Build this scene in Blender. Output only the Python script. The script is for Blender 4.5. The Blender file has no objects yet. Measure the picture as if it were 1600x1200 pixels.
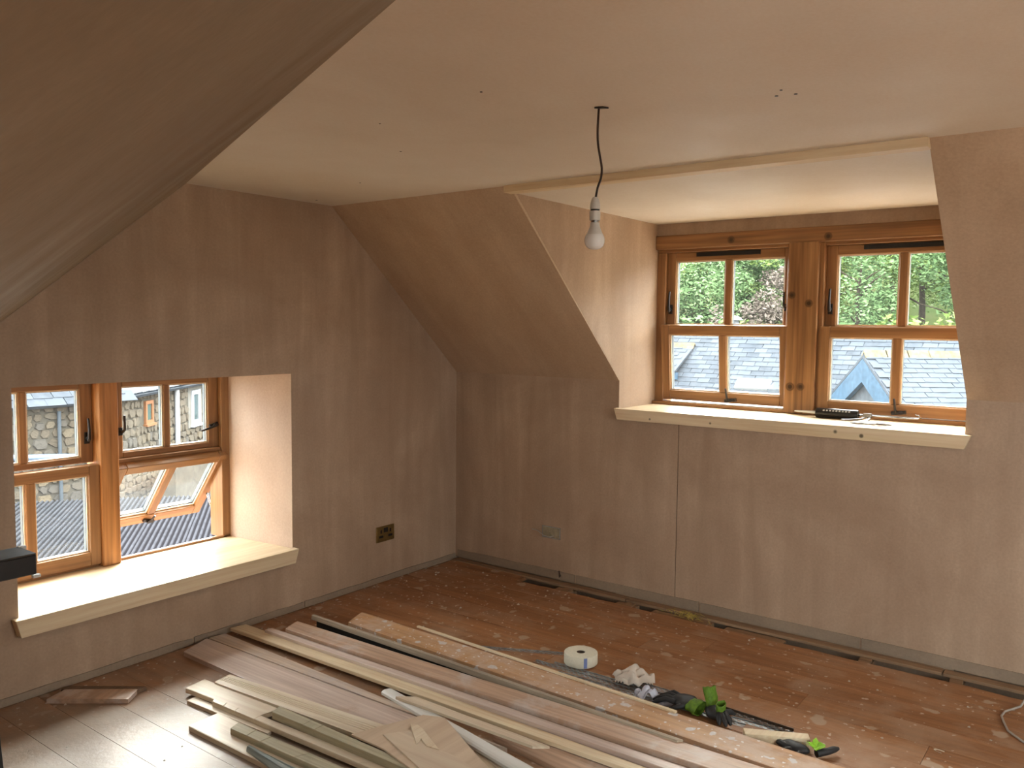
import bpy, bmesh, math, random
from mathutils import Vector, Matrix, noise as mnoise
R = random.Random(7)
SC = bpy.context.scene
COL = SC.collection
# ------------------------------------------------------------------ camera, world, sun, exposure
cd = bpy.data.cameras.new('camera'); cam = bpy.data.objects.new('camera', cd); COL.objects.link(cam)
cd.sensor_width = 36; cd.lens = 1305.84 / 1600 * 36; cd.clip_start = .02; cd.clip_end = 400
_r = Vector((0.59981147, -0.80007919, 0.00997485)); _u = Vector((0.05055573, 0.0503367, 0.99745192)); _f = Vector((0.79854262, 0.59777882, -0.07064112))
cam.matrix_world = Matrix((( _r.x, _u.x, -_f.x, -4.1849), (_r.y, _u.y, -_f.y, -3.5901), (_r.z, _u.z, -_f.z, 1.5584), (0, 0, 0, 1)))
SC.camera = cam
w = bpy.data.worlds.new('world'); SC.world = w; w.use_nodes = True
nt = w.node_tree; nt.nodes.clear()
_o = nt.nodes.new('ShaderNodeOutputWorld'); _b = nt.nodes.new('ShaderNodeBackground'); nt.links.new(_b.outputs[0], _o.inputs[0])
_tc = nt.nodes.new('ShaderNodeTexCoord'); _sp = nt.nodes.new('ShaderNodeSeparateXYZ'); _cr = nt.nodes.new('ShaderNodeValToRGB')
nt.links.new(_tc.outputs['Generated'], _sp.inputs[0]); nt.links.new(_sp.outputs[2], _cr.inputs[0]); nt.links.new(_cr.outputs[0], _b.inputs[0])
_cr.color_ramp.elements[0].color = (.42, .45, .48, 1); _cr.color_ramp.elements[1].color = (.93, .97, 1, 1)
_cr.color_ramp.elements[1].position = .8
_b.inputs[1].default_value = 7.2
sl = bpy.data.lights.new('sun', 'SUN'); sl.energy = 10.5; sl.angle = math.radians(38); sl.color = (1, .95, .87)
sun = bpy.data.objects.new('sun', sl); COL.objects.link(sun)
sun.rotation_euler = Vector((-.65, -.583, -.49)).to_track_quat('-Z', 'Y').to_euler()
def portal(loc, direction, sx, sy):
    l = bpy.data.lights.new('portal', 'AREA'); l.shape = 'RECTANGLE'; l.size = sx; l.size_y = sy; l.cycles.is_portal = True
    o = bpy.data.objects.new('portal', l); COL.objects.link(o); o.location = loc
    o.rotation_euler = Vector(direction).to_track_quat('-Z', 'Y').to_euler()
portal((-2.06, .66, .82), (0, -1, 0), 1.5, 1.1)
portal((.66, -2.1, 1.55), (-1, 0, 0), 1.9, 1.1)
portal((-2.2, -5.62, 1.3), (0, 1, 0), 1.4, 1.2)
portal((-5.84, -4.5, 1.42), (1, 0, 0), 1.85, 1.45)
vs = SC.view_settings
SC.display_settings.display_device = 'sRGB'
vs.view_transform = 'Standard'; vs.look = 'None'; vs.exposure = 1.82; vs.gamma = 1; vs.use_curve_mapping = False

# ------------------------------------------------------------------ materials
class NT:
    def __init__(s, name, rough=.6, spec=.4):
        s.m = bpy.data.materials.new(name); s.m.use_nodes = True; s.t = s.m.node_tree; s.t.nodes.clear()
        s.out = s.n('ShaderNodeOutputMaterial'); s.b = s.n('ShaderNodeBsdfPrincipled'); s.l(s.b, s.out)
        s.b.inputs['Roughness'].default_value = rough; s.b.inputs['Specular IOR Level'].default_value = spec
    def n(s, k, **p):
        x = s.t.nodes.new(k)
        for a, v in p.items(): setattr(x, a, v)
        return x
    def l(s, a, b, i=0, o=0):
        s.t.links.new(a.outputs[o] if hasattr(a, 'outputs') else a, b.inputs[i] if hasattr(b, 'inputs') else b)
    def coords(s, scale=(1, 1, 1), rnd=False, kind='Object'):
        c = s.n('ShaderNodeTexCoord'); m = s.n('ShaderNodeMapping'); m.inputs['Scale'].default_value = scale
        s.l(c.outputs[kind], m)
        if rnd:
            oi = s.n('ShaderNodeObjectInfo'); v = s.n('ShaderNodeVectorMath', operation='SCALE'); v.inputs[0].default_value = (37, 11, 23)
            s.l(oi.outputs['Random'], v.inputs['Scale']); s.l(v, m.inputs['Location'])
        return m
    def noise(s, vec, scale, detail=4, rough=.6, dist=0):
        x = s.n('ShaderNodeTexNoise'); s.l(vec, x)
        x.inputs['Scale'].default_value = scale; x.inputs['Detail'].default_value = detail
        x.inputs['Roughness'].default_value = rough; x.inputs['Distortion'].default_value = dist
        return x
    def ramp(s, fac, stops):
        x = s.n('ShaderNodeValToRGB'); s.l(fac, x); e = x.color_ramp.elements
        while len(e) < len(stops): e.new(.5)
        for k, (p, c) in enumerate(stops):
            e[k].position = p; e[k].color = (*c, 1) if len(c) == 3 else c
        return x
    def mix(s, fac, a, b, mode='MIX'):
        x = s.n('ShaderNodeMix', data_type='RGBA', blend_type=mode)
        for v, i in ((fac, 0), (a, 6), (b, 7)):
            if isinstance(v, (int, float)): x.inputs[i].default_value = v
            elif isinstance(v, tuple): x.inputs[i].default_value = (*v, 1)
            else: s.t.links.new(v.outputs[0] if hasattr(v, 'outputs') and v.bl_idname != 'ShaderNodeMix' else (v.outputs[2] if hasattr(v, 'outputs') else v), x.inputs[i])
        return x
    def color(s, x):
        s.t.links.new(x.outputs[2] if x.bl_idname == 'ShaderNodeMix' else x.outputs[0], s.b.inputs['Base Color'])
    def bump(s, h, strength=.2, dist=.01):
        x = s.n('ShaderNodeBump'); x.inputs['Strength'].default_value = strength; x.inputs['Distance'].default_value = dist
        s.t.links.new(h.outputs[0], x.inputs['Height']); s.t.links.new(x.outputs[0], s.b.inputs['Normal'])
W3 = lambda v: (v, v, v)
def plain(name, c, rough=.5, metal=0, var=.12, spec=.4, scale=30):
    n = NT(name, rough, spec); n.b.inputs['Metallic'].default_value = metal
    x = n.noise(n.coords(rnd=True), scale)
    n.color(n.ramp(x, [(.3, tuple(v * (1 - var) for v in c)), (.7, tuple(min(1, v * (1 + var)) for v in c))]))
    n.bump(x, .08, .003)
    return n.m
def plaster(name, ca, cb, streak=(7, 7, .7), cc=None):
    n = NT(name, .62, .25)
    a = n.noise(n.coords(streak), 1.0, 5, .55, .6)
    b = n.noise(n.coords(), 1.3, 6, .65, .4)
    base = n.ramp(a, [(.25, ca), (.78, cb)])
    m = n.mix(n.ramp(b, [(.35, W3(0)), (.7, W3(.75))]), base, cc or tuple(v * .8 for v in ca))
    f = n.noise(n.coords(), 90, 3)
    m2 = n.mix(.10, m, n.ramp(f, [(.3, W3(.1)), (.75, W3(.9))]), 'OVERLAY')
    n.color(m2)
    r = n.noise(n.coords((1, 1, 1)), 2.2, 4)
    n.l(n.ramp(r, [(.3, W3(.42)), (.7, W3(.72))]), n.b.inputs['Roughness'])
    h = n.noise(n.coords((2.5, 2.5, 1.0)), 5, 6, .6)
    n.bump(h, .12, .01)
    return n.m
def wood(name, dark, light, rough=.55, axis=0, k=1.0, splat=None, knots=(), rnd=True, spec=.35, grain=.5, dirt=None, wash=None):
    n = NT(name, rough, spec)
    s = [14 * k, 14 * k, 14 * k]; s[axis] = 1.1 * k
    v = n.coords(tuple(s), rnd)
    a = n.noise(v, 1.0, 5, .6, 1.1)
    s2 = [90 * k, 90 * k, 90 * k]; s2[axis] = 3 * k
    b = n.noise(n.coords(tuple(s2), rnd), 1.0, 3, .5, .2)
    base = n.ramp(a, [(.28, dark), (.72, light)])
    m = n.mix(grain * .5, base, n.ramp(b, [(.3, W3(.15)), (.7, W3(.85))]), 'OVERLAY')
    if dirt:
        d = n.noise(n.coords((1, 1, 1), rnd), dirt[1], 6, .68, .5)
        m = n.mix(n.ramp(d, [(dirt[2], W3(0)), (dirt[2] + .18, W3(dirt[3] if len(dirt) > 3 else .9))]), m, dirt[0])
    if splat:
        for sc, th, col in splat:
            vo = n.n('ShaderNodeTexVoronoi'); n.l(n.coords(rnd=rnd), vo); vo.inputs['Scale'].default_value = sc
            no = n.noise(n.coords(rnd=rnd), sc * 1.7, 2)
            ad = n.n('ShaderNodeMath', operation='ADD'); n.l(vo, ad, 0); n.l(no, ad, 1)
            m = n.mix(n.ramp(ad, [(th, W3(1)), (th + .05, W3(0))]), m, col)
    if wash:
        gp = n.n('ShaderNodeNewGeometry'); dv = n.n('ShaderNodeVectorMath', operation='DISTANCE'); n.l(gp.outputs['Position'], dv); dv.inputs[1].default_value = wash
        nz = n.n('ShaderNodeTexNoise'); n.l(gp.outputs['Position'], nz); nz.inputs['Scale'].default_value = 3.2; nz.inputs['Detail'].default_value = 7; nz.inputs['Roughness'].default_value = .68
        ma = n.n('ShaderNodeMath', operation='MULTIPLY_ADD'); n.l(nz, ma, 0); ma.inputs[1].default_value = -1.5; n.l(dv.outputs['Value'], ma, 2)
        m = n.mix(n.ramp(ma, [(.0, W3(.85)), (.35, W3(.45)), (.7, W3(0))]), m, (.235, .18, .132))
    for p, r in knots:
        c = n.n('ShaderNodeTexCoord'); d = n.n('ShaderNodeVectorMath', operation='DISTANCE'); n.l(c.outputs['Object'], d); d.inputs[1].default_value = p
        m = n.mix(n.ramp(d.outputs['Value'], [(r * .5, W3(.95)), (r * .8, W3(.45)), (r, W3(.8)), (r * 1.25, W3(0))]), m, tuple(x * .16 for x in dark))
    n.color(m)
    n.bump(b, .15, .002)
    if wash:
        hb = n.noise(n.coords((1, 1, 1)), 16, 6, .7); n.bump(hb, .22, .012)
    return n.m
PINK = plaster('pink_plaster', (.375, .26, .175), (.55, .405, .285), cc=(.31, .20, .13))
PINKD = plaster('pink_plaster_slope', (.48, .345, .235), (.62, .465, .33), streak=(1.2, 7, 1.2), cc=(.42, .29, .19))
CEIL = plaster('ceiling_plaster', (.75, .675, .585), (.80, .735, .645), streak=(1, 3, 3), cc=(.70, .61, .51))
OLD = plaster('grey_old_plaster', (.27, .20, .14), (.36, .275, .195), streak=(3, 3, 9))
WINW = wood('varnished_pine', (.215, .098, .037), (.34, .175, .072), .38, 2, .8, rnd=False)
WINX = wood('varnished_pine_rail_x', (.215, .098, .037), (.34, .175, .072), .38, 0, .8, rnd=False)
WINY = wood('varnished_pine_rail_y', (.215, .098, .037), (.34, .175, .072), .38, 1, .8, rnd=False)
POSTG = wood('varnished_post_gable', (.32, .13, .04), (.55, .27, .10), .36, 2, .6, rnd=False, grain=.9)
POSTD = wood('varnished_post_knotty', (.20, .09, .034), (.32, .165, .068), .36, 2, .6, rnd=False, grain=.9,
             knots=[((.395, -2.062, 1.735), .017), ((.395, -2.155, 1.69), .018), ((.395, -2.068, 1.235), .02), ((.395, -2.125, 1.237), .018)])
HEADD = wood('varnished_head_knotty', (.20, .09, .034), (.32, .165, .068), .38, 1, .6, rnd=False, grain=.9, knots=[((.41, -1.70, 2.055), .018), ((.41, -2.24, 2.045), .018)])
PINEX = wood('raw_pine_sill_x', (.62, .46, .27), (.76, .61, .41), .5, 0, .7, rnd=False, grain=.35)
PINEY = wood('raw_pine_sill_y', (.62, .46, .27), (.76, .61, .41), .5, 1, .7, rnd=False, grain=.35,
             knots=[((-.045, -1.445, 1.045), .006), ((-.045, -1.80, 1.05), .006), ((-.045, -2.44, 1.06), .007), ((-.045, -2.56, 1.05), .008)])
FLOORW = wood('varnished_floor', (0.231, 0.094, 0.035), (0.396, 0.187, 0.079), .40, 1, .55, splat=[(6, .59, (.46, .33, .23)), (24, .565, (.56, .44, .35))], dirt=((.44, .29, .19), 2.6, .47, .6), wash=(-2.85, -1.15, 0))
OLDW = wood('old_dusty_board', (0.439, 0.329, 0.244), (0.610, 0.488, 0.378), .42, 0, .7, dirt=((.50, .44, .42), 6, .5, .8))
LILAC = wood('dusty_lilac_board', (0.475, 0.362, 0.294), (0.650, 0.525, 0.450), .40, 0, .7, dirt=((.40, .25, .155), 4, .58, .7))
BROWNB = wood('dusty_brown_board', (0.375, 0.237, 0.156), (0.562, 0.388, 0.275), .45, 0, .7, dirt=((.56, .48, .43), 5, .48, .8))
ORANGE = wood('paint_splattered_board', (0.418, 0.220, 0.099), (0.583, 0.352, 0.182), .5, 0, .6, splat=[(11, .63, (.60, .55, .52)), (38, .61, (.70, .65, .60))], dirt=((.55, .40, .30), 4, .44, .85))
PALE = wood('pale_pine_board', (0.605, 0.462, 0.286), (0.770, 0.638, 0.440), .55, 0, .8)
WHITISH = wood('pale_weathered_board', (0.560, 0.448, 0.314), (0.717, 0.605, 0.459), .42, 0, .8, dirt=((.40, .30, .2), 6, .6, .5))
GREENISH = wood('green_treated_batten', (.33, .285, .18), (.50, .44, .31), .6, 0, .9, dirt=((.24, .25, .14), 9, .56, .6))
GREYW = wood('weathered_grey_batten', (.26, .20, .14), (.42, .35, .26), .7, 0, 1.0)
BLUEW = wood('blue_grey_moulding', (.23, .27, .25), (.40, .43, .39), .45, 0, .9)
WHITEP = wood('white_painted_strip', (.66, .64, .58), (.76, .74, .69), .35, 0, .5, grain=.15)
PLY = wood('plywood_sheet', (0.515, 0.381, 0.263), (0.638, 0.493, 0.358), .5, 0, .35, grain=.3)
PLY2 = wood('plywood_offcut', (0.560, 0.437, 0.314), (0.672, 0.543, 0.403), .6, 1, .5, grain=.3)
SPLIN = wood('torn_veneer', (.62, .49, .34), (.72, .6, .44), .6, 0, 2.0)
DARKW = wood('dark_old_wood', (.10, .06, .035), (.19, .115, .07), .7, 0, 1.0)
SOLE = wood('dusty_sole_plate', (.20, .115, .06), (.34, .21, .12), .7, 1, .8)
VOID = plain('dark_void', (.012, .010, .008), .95)  # near-black; on the strip filler it stands in for shade
BLACKM = plain('black_iron', (.035, .030, .028), .35, .6)
BLACKP = plain('black_plastic', (.014, .013, .012), .32)
BLACKDUST = plain('dusty_black_top', (.035, .028, .02), .6, scale=12, var=.4)
RUBBER = plain('dark_rubber', (.022, .021, .021), .55)
GLOVEG = plain('lime_knit', (.10, .19, .012), .7, var=.35, scale=60)
LIME = plain('bright_lime_fabric', (.26, .52, .03), .6, var=.2)
GALV = plain('galvanised_steel', (.44, .46, .46), .38, .85, var=.3, scale=40)
GALVD = plain('dirty_steel', (.40, .40, .39), .42, .6, var=.4, scale=40)
BROWNM = plain('brown_coated_bead', (.07, .045, .03), .4, .2, var=.3)
CHROME = plain('dull_chrome', (.30, .29, .28), .25, .9)
WHITEPL = plain('white_plastic', (.62, .60, .55), .35, var=.04)
WHITEB = plain('opal_bulb_glass', (.78, .77, .74), .18, var=.02, spec=.6)
TAPE = plain('cream_mesh_tape', (.70, .66, .52), .65, var=.06, scale=120)
TAPEB = plain('blue_tape_end', (.20, .25, .48), .5)
CARD = plain('dark_card_core', (.09, .055, .035), .8)
PAPER = plain('crumpled_paper', (.55, .47, .39), .75, var=.12, scale=14)
BRASS = plain('antique_brass', (.28, .19, .07), .38, .8, var=.25, scale=18)
BLACKI = plain('black_insert', (.012, .011, .010), .4)
CABLEG = plain('grey_cable', (.42, .37, .32), .45)
FLEX = plain('brown_flex', (.035, .018, .012), .45)
BEAD = plain('glazing_bead', (.66, .52, .36), .5)
CRUMB = plain('plaster_crumb', (.48, .40, .32), .8)
WOOL = plain('yellow_insulation', (.42, .31, .07), .9, var=.4)
SHAVE = plain('pale_shaving', (.6, .5, .38), .6)
SPACER = plain('grey_glazing_seal', (.12, .13, .13), .5)
SLATE = None
def slate_mat(name, a, b):
    n = NT(name, .7, .03)
    x = n.noise(n.coords((2, 2, 2), True), 4, 5, .65)
    oi = n.n('ShaderNodeObjectInfo')
    m = n.mix(n.ramp(oi.outputs['Random'], [(0, W3(0)), (1, W3(.75))]), n.ramp(x, [(.3, a), (.7, b)]), tuple(v * 1.45 for v in b))
    n.color(m); n.bump(n.noise(n.coords((1, 1, 1), True), 25), .25, .01)
    return n.m
SLATE = slate_mat('grey_slate', (.021, .0245, .030), (.038, .043, .050))
LICHEN = plain('lichen_ridge_stone', (.10, .08, .048), .85, var=.4, scale=8, spec=.04)
def stone_mat():
    n = NT('rubble_stone', .85, .2)
    oi = n.n('ShaderNodeObjectInfo')
    c = n.ramp(oi.outputs['Random'], [(0, (.06, .047, .033)), (.25, (.085, .068, .048)), (.5, (.056, .05, .043)), (.75, (.10, .077, .048)), (1, (.07, .057, .042))])
    x = n.noise(n.coords((1, 1, 1), True), 6, 6, .7)
    n.color(n.mix(.55, c, n.ramp(x, [(.25, W3(.15)), (.75, W3(.85))]), 'OVERLAY'))
    n.bump(x, .5, .03)
    return n.m
STONE = stone_mat()
MORTAR = plain('lime_mortar', (.062, .054, .042), .9, var=.2, scale=6, spec=.04)
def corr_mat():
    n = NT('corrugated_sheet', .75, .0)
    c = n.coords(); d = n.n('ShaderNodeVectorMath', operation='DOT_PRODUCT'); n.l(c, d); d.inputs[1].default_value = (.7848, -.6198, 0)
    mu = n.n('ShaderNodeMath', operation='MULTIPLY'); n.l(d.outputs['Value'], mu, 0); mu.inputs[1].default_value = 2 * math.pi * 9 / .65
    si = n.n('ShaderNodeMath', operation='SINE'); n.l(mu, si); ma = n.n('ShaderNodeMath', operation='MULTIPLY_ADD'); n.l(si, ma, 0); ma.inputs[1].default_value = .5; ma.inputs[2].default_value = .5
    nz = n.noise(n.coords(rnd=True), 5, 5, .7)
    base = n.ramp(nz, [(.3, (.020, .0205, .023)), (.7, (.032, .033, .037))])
    n.color(n.mix(n.ramp(ma, [(.25, W3(.85)), (.7, W3(0))]), base, (.0065, .006, .0065)))  # dark troughs: shading of the corrugations put into the base colour
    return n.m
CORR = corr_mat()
BLUEP = plain('weathered_blue_paint', (.030, .054, .080), .6, var=.25, scale=10, spec=.04)
BLUEPIPE = plain('pale_blue_pipe', (.09, .12, .165), .4)
LEADP = plain('grey_lead_pipe', (.05, .058, .066), .5, spec=.04)
WHITEU = plain('white_window_frame', (.3, .3, .31), .4, var=.03, spec=.04)
DGLASS = plain('dark_window_glass', (.04, .06, .06), .08, spec=.8)
BARK = plain('bark', (.045, .034, .025), .9, var=.4, scale=10, spec=.04)
def leaf_mat(name, a, b):
    n = NT(name, .6, .1)
    x = n.noise(n.coords(kind='Object'), .9, 5, .7)
    n.color(n.ramp(x, [(.3, a), (.7, b)]))
    return n.m
LEAF1 = leaf_mat('leaf_green', (.066, .115, .044), (.135, .205, .085))
LEAF2 = leaf_mat('leaf_yellow_green', (.085, .135, .03), (.16, .21, .06))
LEAF3 = leaf_mat('leaf_brown_twigs', (.09, .07, .055), (.14, .11, .09))
def grass_mat():
    n = NT('rough_grass', .95, .0)
    a = n.noise(n.coords(), .35, 6, .7); 
    n.color(n.ramp(a, [(.3, (.022, .036, .012)), (.55, (.036, .044, .017)), (.75, (.048, .038, .026))]))
    return n.m
GRASS = grass_mat()
GRAVEL = plain('gravel_yard', (.2, .18, .16), .9, var=.4, scale=4, spec=.04)
HARL = plain('rendered_wall', (.13, .12, .105), .9, var=.15, scale=3, spec=.04)
def glass_mat(name, dirt):
    n = NT(name)
    for x in list(n.t.nodes):
        if x != n.out: n.t.nodes.remove(x)
    t = n.n('ShaderNodeBsdfTransparent'); t.inputs[0].default_value = (.93, .95, .94, 1)
    g = n.n('ShaderNodeBsdfGlossy'); g.inputs['Roughness'].default_value = .02
    lw = n.n('ShaderNodeLayerWeight'); lw.inputs[0].default_value = .5
    pw = n.n('ShaderNodeMath', operation='POWER'); n.l(lw.outputs['Facing'], pw, 0); pw.inputs[1].default_value = 4.0
    fr = n.n('ShaderNodeMath', operation='MULTIPLY_ADD'); n.l(pw, fr, 0); fr.inputs[1].default_value = .35; fr.inputs[2].default_value = .02
    m = n.n('ShaderNodeMixShader'); n.l(fr, m, 0); n.l(t, m, 1); n.l(g, m, 2)
    d = n.n('ShaderNodeBsdfTranslucent'); d.inputs[0].default_value = (.8, .84, .86, 1)
    x = n.noise(n.coords((2, 2, 1)), 2, 6, .7); r = n.ramp(x, [(.3, W3(dirt * .3)), (.75, W3(dirt * 1.6))])
    m2 = n.n('ShaderNodeMixShader'); n.l(r, m2, 0); n.l(m, m2, 1); n.l(d, m2, 2); n.l(m2, n.out)
    return n.m
GLASS = glass_mat('window_glass', .002)
GLASSD = glass_mat('dusty_window_glass', .005)
def film_mat():
    n = NT('thin_plastic_film')
    t = n.n('ShaderNodeBsdfTransparent'); m = n.n('ShaderNodeMixShader'); n.b.inputs['Base Color'].default_value = (.62, .60, .66, 1); n.b.inputs['Roughness'].default_value = .25
    m.inputs[0].default_value = .6; n.l(t, m, 1); n.l(n.b, m, 2); n.l(m, n.out)
    return n.m
FILM = film_mat()

# ------------------------------------------------------------------ mesh helpers
class MB:
    def __init__(s): s.v = []; s.f = []
    def add(s, v, f):
        o = len(s.v); s.v += [tuple(p) for p in v]; s.f += [tuple(i + o for i in q) for q in f]; return s
    def box(s, a, b):
        x0, x1 = sorted((a[0], b[0])); y0, y1 = sorted((a[1], b[1])); z0, z1 = sorted((a[2], b[2]))
        return s.add([(x0, y0, z0), (x1, y0, z0), (x1, y1, z0), (x0, y1, z0), (x0, y0, z1), (x1, y0, z1), (x1, y1, z1), (x0, y1, z1)],
                     [(3, 2, 1, 0), (4, 5, 6, 7), (0, 1, 5, 4), (1, 2, 6, 5), (2, 3, 7, 6), (3, 0, 4, 7)])
    def obox(s, c, ax, ay, az):
        c = Vector(c); ax = Vector(ax); ay = Vector(ay); az = Vector(az)
        v = [c + i * ax + j * ay + k * az for k in (-1, 1) for i, j in ((-1, -1), (1, -1), (1, 1), (-1, 1))]
        return s.add(v, [(3, 2, 1, 0), (4, 5, 6, 7), (0, 1, 5, 4), (1, 2, 6, 5), (2, 3, 7, 6), (3, 0, 4, 7)])
    def prism(s, poly, d):            # polygon of 3D points extruded by vector d
        d = Vector(d); p = [Vector(q) for q in poly]; n = len(p)
        nrm = Vector((0, 0, 0))
        for i in range(n): nrm += p[i].cross(p[(i + 1) % n])
        if nrm.dot(d) < 0: p = p[::-1]
        return s.add(p + [q + d for q in p], [tuple(range(n))[::-1], tuple(range(n, 2 * n))] + [(i, (i + 1) % n, n + (i + 1) % n, n + i) for i in range(n)])
    def tube(s, pts, rad, seg=10, cap=True, flat=1.0, up=(0, 0, 1)):
        pts = [Vector(p) for p in pts]; n = len(pts); rs = rad if isinstance(rad, (list, tuple)) else [rad] * n
        v = []; prev = None
        for i, p in enumerate(pts):
            t = (pts[min(i + 1, n - 1)] - pts[max(i - 1, 0)]).normalized()
            if prev is None:
                q = Vector(up); q = q if abs(q.dot(t)) < .95 else Vector((1, 0, 0)); a = t.cross(q).normalized()
            else: a = (prev - t * prev.dot(t)).normalized()
            prev = a; b = a.cross(t)
            for k in range(seg):
                th = 2 * math.pi * k / seg; v.append(p + rs[i] * (math.cos(th) * a + flat * math.sin(th) * b))
        f = [(i * seg + k, i * seg + (k + 1) % seg, (i + 1) * seg + (k + 1) % seg, (i + 1) * seg + k) for i in range(n - 1) for k in range(seg)]
        if cap: f += [tuple(range(seg))[::-1], tuple(range((n - 1) * seg, n * seg))]
        return s.add(v, f)
    def lathe(s, prof, c=(0, 0, 0), seg=24, axis=(0, 0, 1)):
        q = Vector((0, 0, 1)).rotation_difference(Vector(axis)); c = Vector(c)
        v = [c + q @ Vector((r * math.cos(2 * math.pi * k / seg), r * math.sin(2 * math.pi * k / seg), z)) for r, z in prof for k in range(seg)]
        m = len(prof)
        return s.add(v, [(i * seg + k, i * seg + (k + 1) % seg, (i + 1) * seg + (k + 1) % seg, (i + 1) * seg + k) for i in range(m - 1) for k in range(seg)])
    def mesh(s, name, m, smooth=False, bevel=0):
        me = bpy.data.meshes.new(name); me.from_pydata(s.v, [], s.f)
        if bevel:
            bm = bmesh.new(); bm.from_mesh(me)
            ed = [e for e in bm.edges if len(e.link_faces) == 2 and e.calc_face_angle(0) > .5]
            bmesh.ops.bevel(bm, geom=ed, offset=bevel, segments=1, affect='EDGES', clamp_overlap=True)
            bm.to_mesh(me); bm.free()
        me.validate(); me.update()
        me.materials.append(m)
        if smooth:
            me.polygons.foreach_set('use_smooth', [True] * len(me.polygons))
            me.set_sharp_from_angle(angle=math.radians(smooth if smooth is not True else 40))
        return me
    def build(s, name, m, parent=None, smooth=False, bevel=0):
        o = bpy.data.objects.new(name, s.mesh(name, m, smooth, bevel)); COL.objects.link(o)
        if parent: o.parent = parent
        return o
def tag(o, label=None, cat=None, group=None, kind=None):
    for k, v in (('label', label), ('category', cat), ('group', group), ('kind', kind)):
        if v: o[k] = v
    return o
def empty(name, loc=(0, 0, 0), label=None, cat=None, group=None, kind=None):
    o = bpy.data.objects.new(name, None); COL.objects.link(o); o.location = loc; o.empty_display_size = .05
    return tag(o, label, cat, group, kind)
def box(name, a, b, m, parent=None, bevel=0): return MB().box(a, b).build(name, m, parent, bevel=bevel)
def inst(name, me, parent=None, loc=(0, 0, 0), rot=(0, 0, 0), sc=(1, 1, 1)):
    o = bpy.data.objects.new(name, me); COL.objects.link(o); o.parent = parent; o.location = loc; o.rotation_euler = rot; o.scale = sc
    return o
def rebase(o, origin):                # moves a mesh object's origin without moving its shape
    origin = Vector(origin); o.data.transform(Matrix.Translation(-origin)); o.location = origin; return o

# ------------------------------------------------------------------ room shell
S = 'structure'
H = 2.2; KX, KZ = -1.059, 1.246
GL, GR, GT, GB = -2.722, -1.345, 1.288, .335           # gable window opening, inner face
DL, DR = -1.224, -2.988                                # dormer opening in the right slope
wl = empty('wall_left', label='pink plastered gable wall with the low recessed window', kind=S)
m = MB()
m.prism([(-5.7, 0, -.25), (GL, 0, -.25), (GL, 0, 3), (-5.7, 0, 3)], (0, .62, 0))
m.prism([(GR, 0, -.25), (.5, 0, -.25), (.5, 0, 3), (GR, 0, 3)], (0, .62, 0))
m.prism([(GL, 0, GT), (GR, 0, GT), (GR, 0, 3), (GL, 0, 3)], (0, .62, 0))
m.prism([(GL, 0, -.25), (GR, 0, -.25), (GR, 0, GB - .02), (GL, 0, GB - .02)], (0, .62, 0))
m.build('wall_face', PINK, wl)
# right reveal closes in by 5 cm towards the frame: lining wedge is cut back on the other side
wr = empty('wall_right', label='pink plastered knee wall below the sloped ceiling', kind=S)
SEAM = -1.6
m = MB()
m.box((0, 0, .012), (.12, DL + .001, KZ)); m.box((0, DL + .001, .012), (.12, SEAM + .0025, 1.05)); m.box((0, SEAM - .0025, .012), (.12, DR - .001, 1.05)); m.box((0, DR - .001, .012), (.12, -5.6, KZ))
m.box((.008, DL, -.25), (.13, DR, 1.05)); m.box((.03, 0, -.25), (.12, -5.6, .03))
m.build('wall_face', PINK, wr)
cr_ = empty('ceiling_right', label='pink plastered ceiling slope either side of the dormer', kind=S)
sn = Vector((KX - 0, 0, H - KZ)).normalized(); sn = Vector((H - KZ, 0, -KX)).normalized()
for ya, yb in ((.02, DL + .001), (DR - .001, -5.6)):
    MB().prism([(0, ya, KZ), (KX, ya, H), (KX, yb, H), (0, yb, KZ)], sn * .11).build('slope_face', PINKD, cr_)
ce = empty('ceiling', label='pale plastered flat ceiling', kind=S)
MB().box((-5.8, .3, H), (KX, -5.7, H + .15)).build('ceiling_face', CEIL, ce)
MB().box((KX - .02, .3, H + .005), (KX + .1, -5.7, H + .15)).build('ceiling_edge', CEIL, ce)
m = MB()
for x, y, r in ((-1.25, -.10, .006), (-1.9, -1.35, .004), (-1.85, -2.75, .005), (-1.84, -2.80, .005), (-1.9, -2.78, .004), (-2.25, -1.6, .003), (-2.35, -2.1, .004), (-1.5, -.7, .003)):
    m.lathe([(0, H - .0012), (r, H - .0012), (r * 1.1, H + .001)], (x, y, 0), 7)
tag(m.build('screw_marks', BLACKI, ce), kind='stuff')
cl = empty('ceiling_left', label='dark unlit ceiling slope over the left of the room', kind=S)
A = Vector((-1.94, 0, H)); B = Vector((-3.42, -3.45, H)); Cc = Vector((-2.755, 0, 1.547))
g = (Cc - A); tt = (1.25 - H) / g.z; A2 = A + g * tt; B2 = B + g * tt
pn = (B - A).cross(g).normalized(); pn = pn if pn.z > 0 else -pn
ex = (A - B).normalized() * .02
LEFTP = plaster('left_slope_plaster', (.235, .175, .118), (.275, .208, .142), streak=(2, 2, 2), cc=(.205, .148, .096))  # darker than the other plaster: the slope's shade is put into its colour
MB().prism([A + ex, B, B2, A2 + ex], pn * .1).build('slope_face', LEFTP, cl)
bk = empty('wall_back', label='plastered rear walls behind the camera', kind=S)
def wallseg(p, q, z0, z1, t, parent, m=PINK, name='wall_face'):
    p = Vector((*p, 0)); q = Vector((*q, 0)); d = (q - p).normalized(); n = Vector((d.y, -d.x, 0)) * t
    MB().prism([p + Vector((0, 0, z0)), q + Vector((0, 0, z0)), q + Vector((0, 0, z1)), p + Vector((0, 0, z1))], n).build(name, m, parent)
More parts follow.
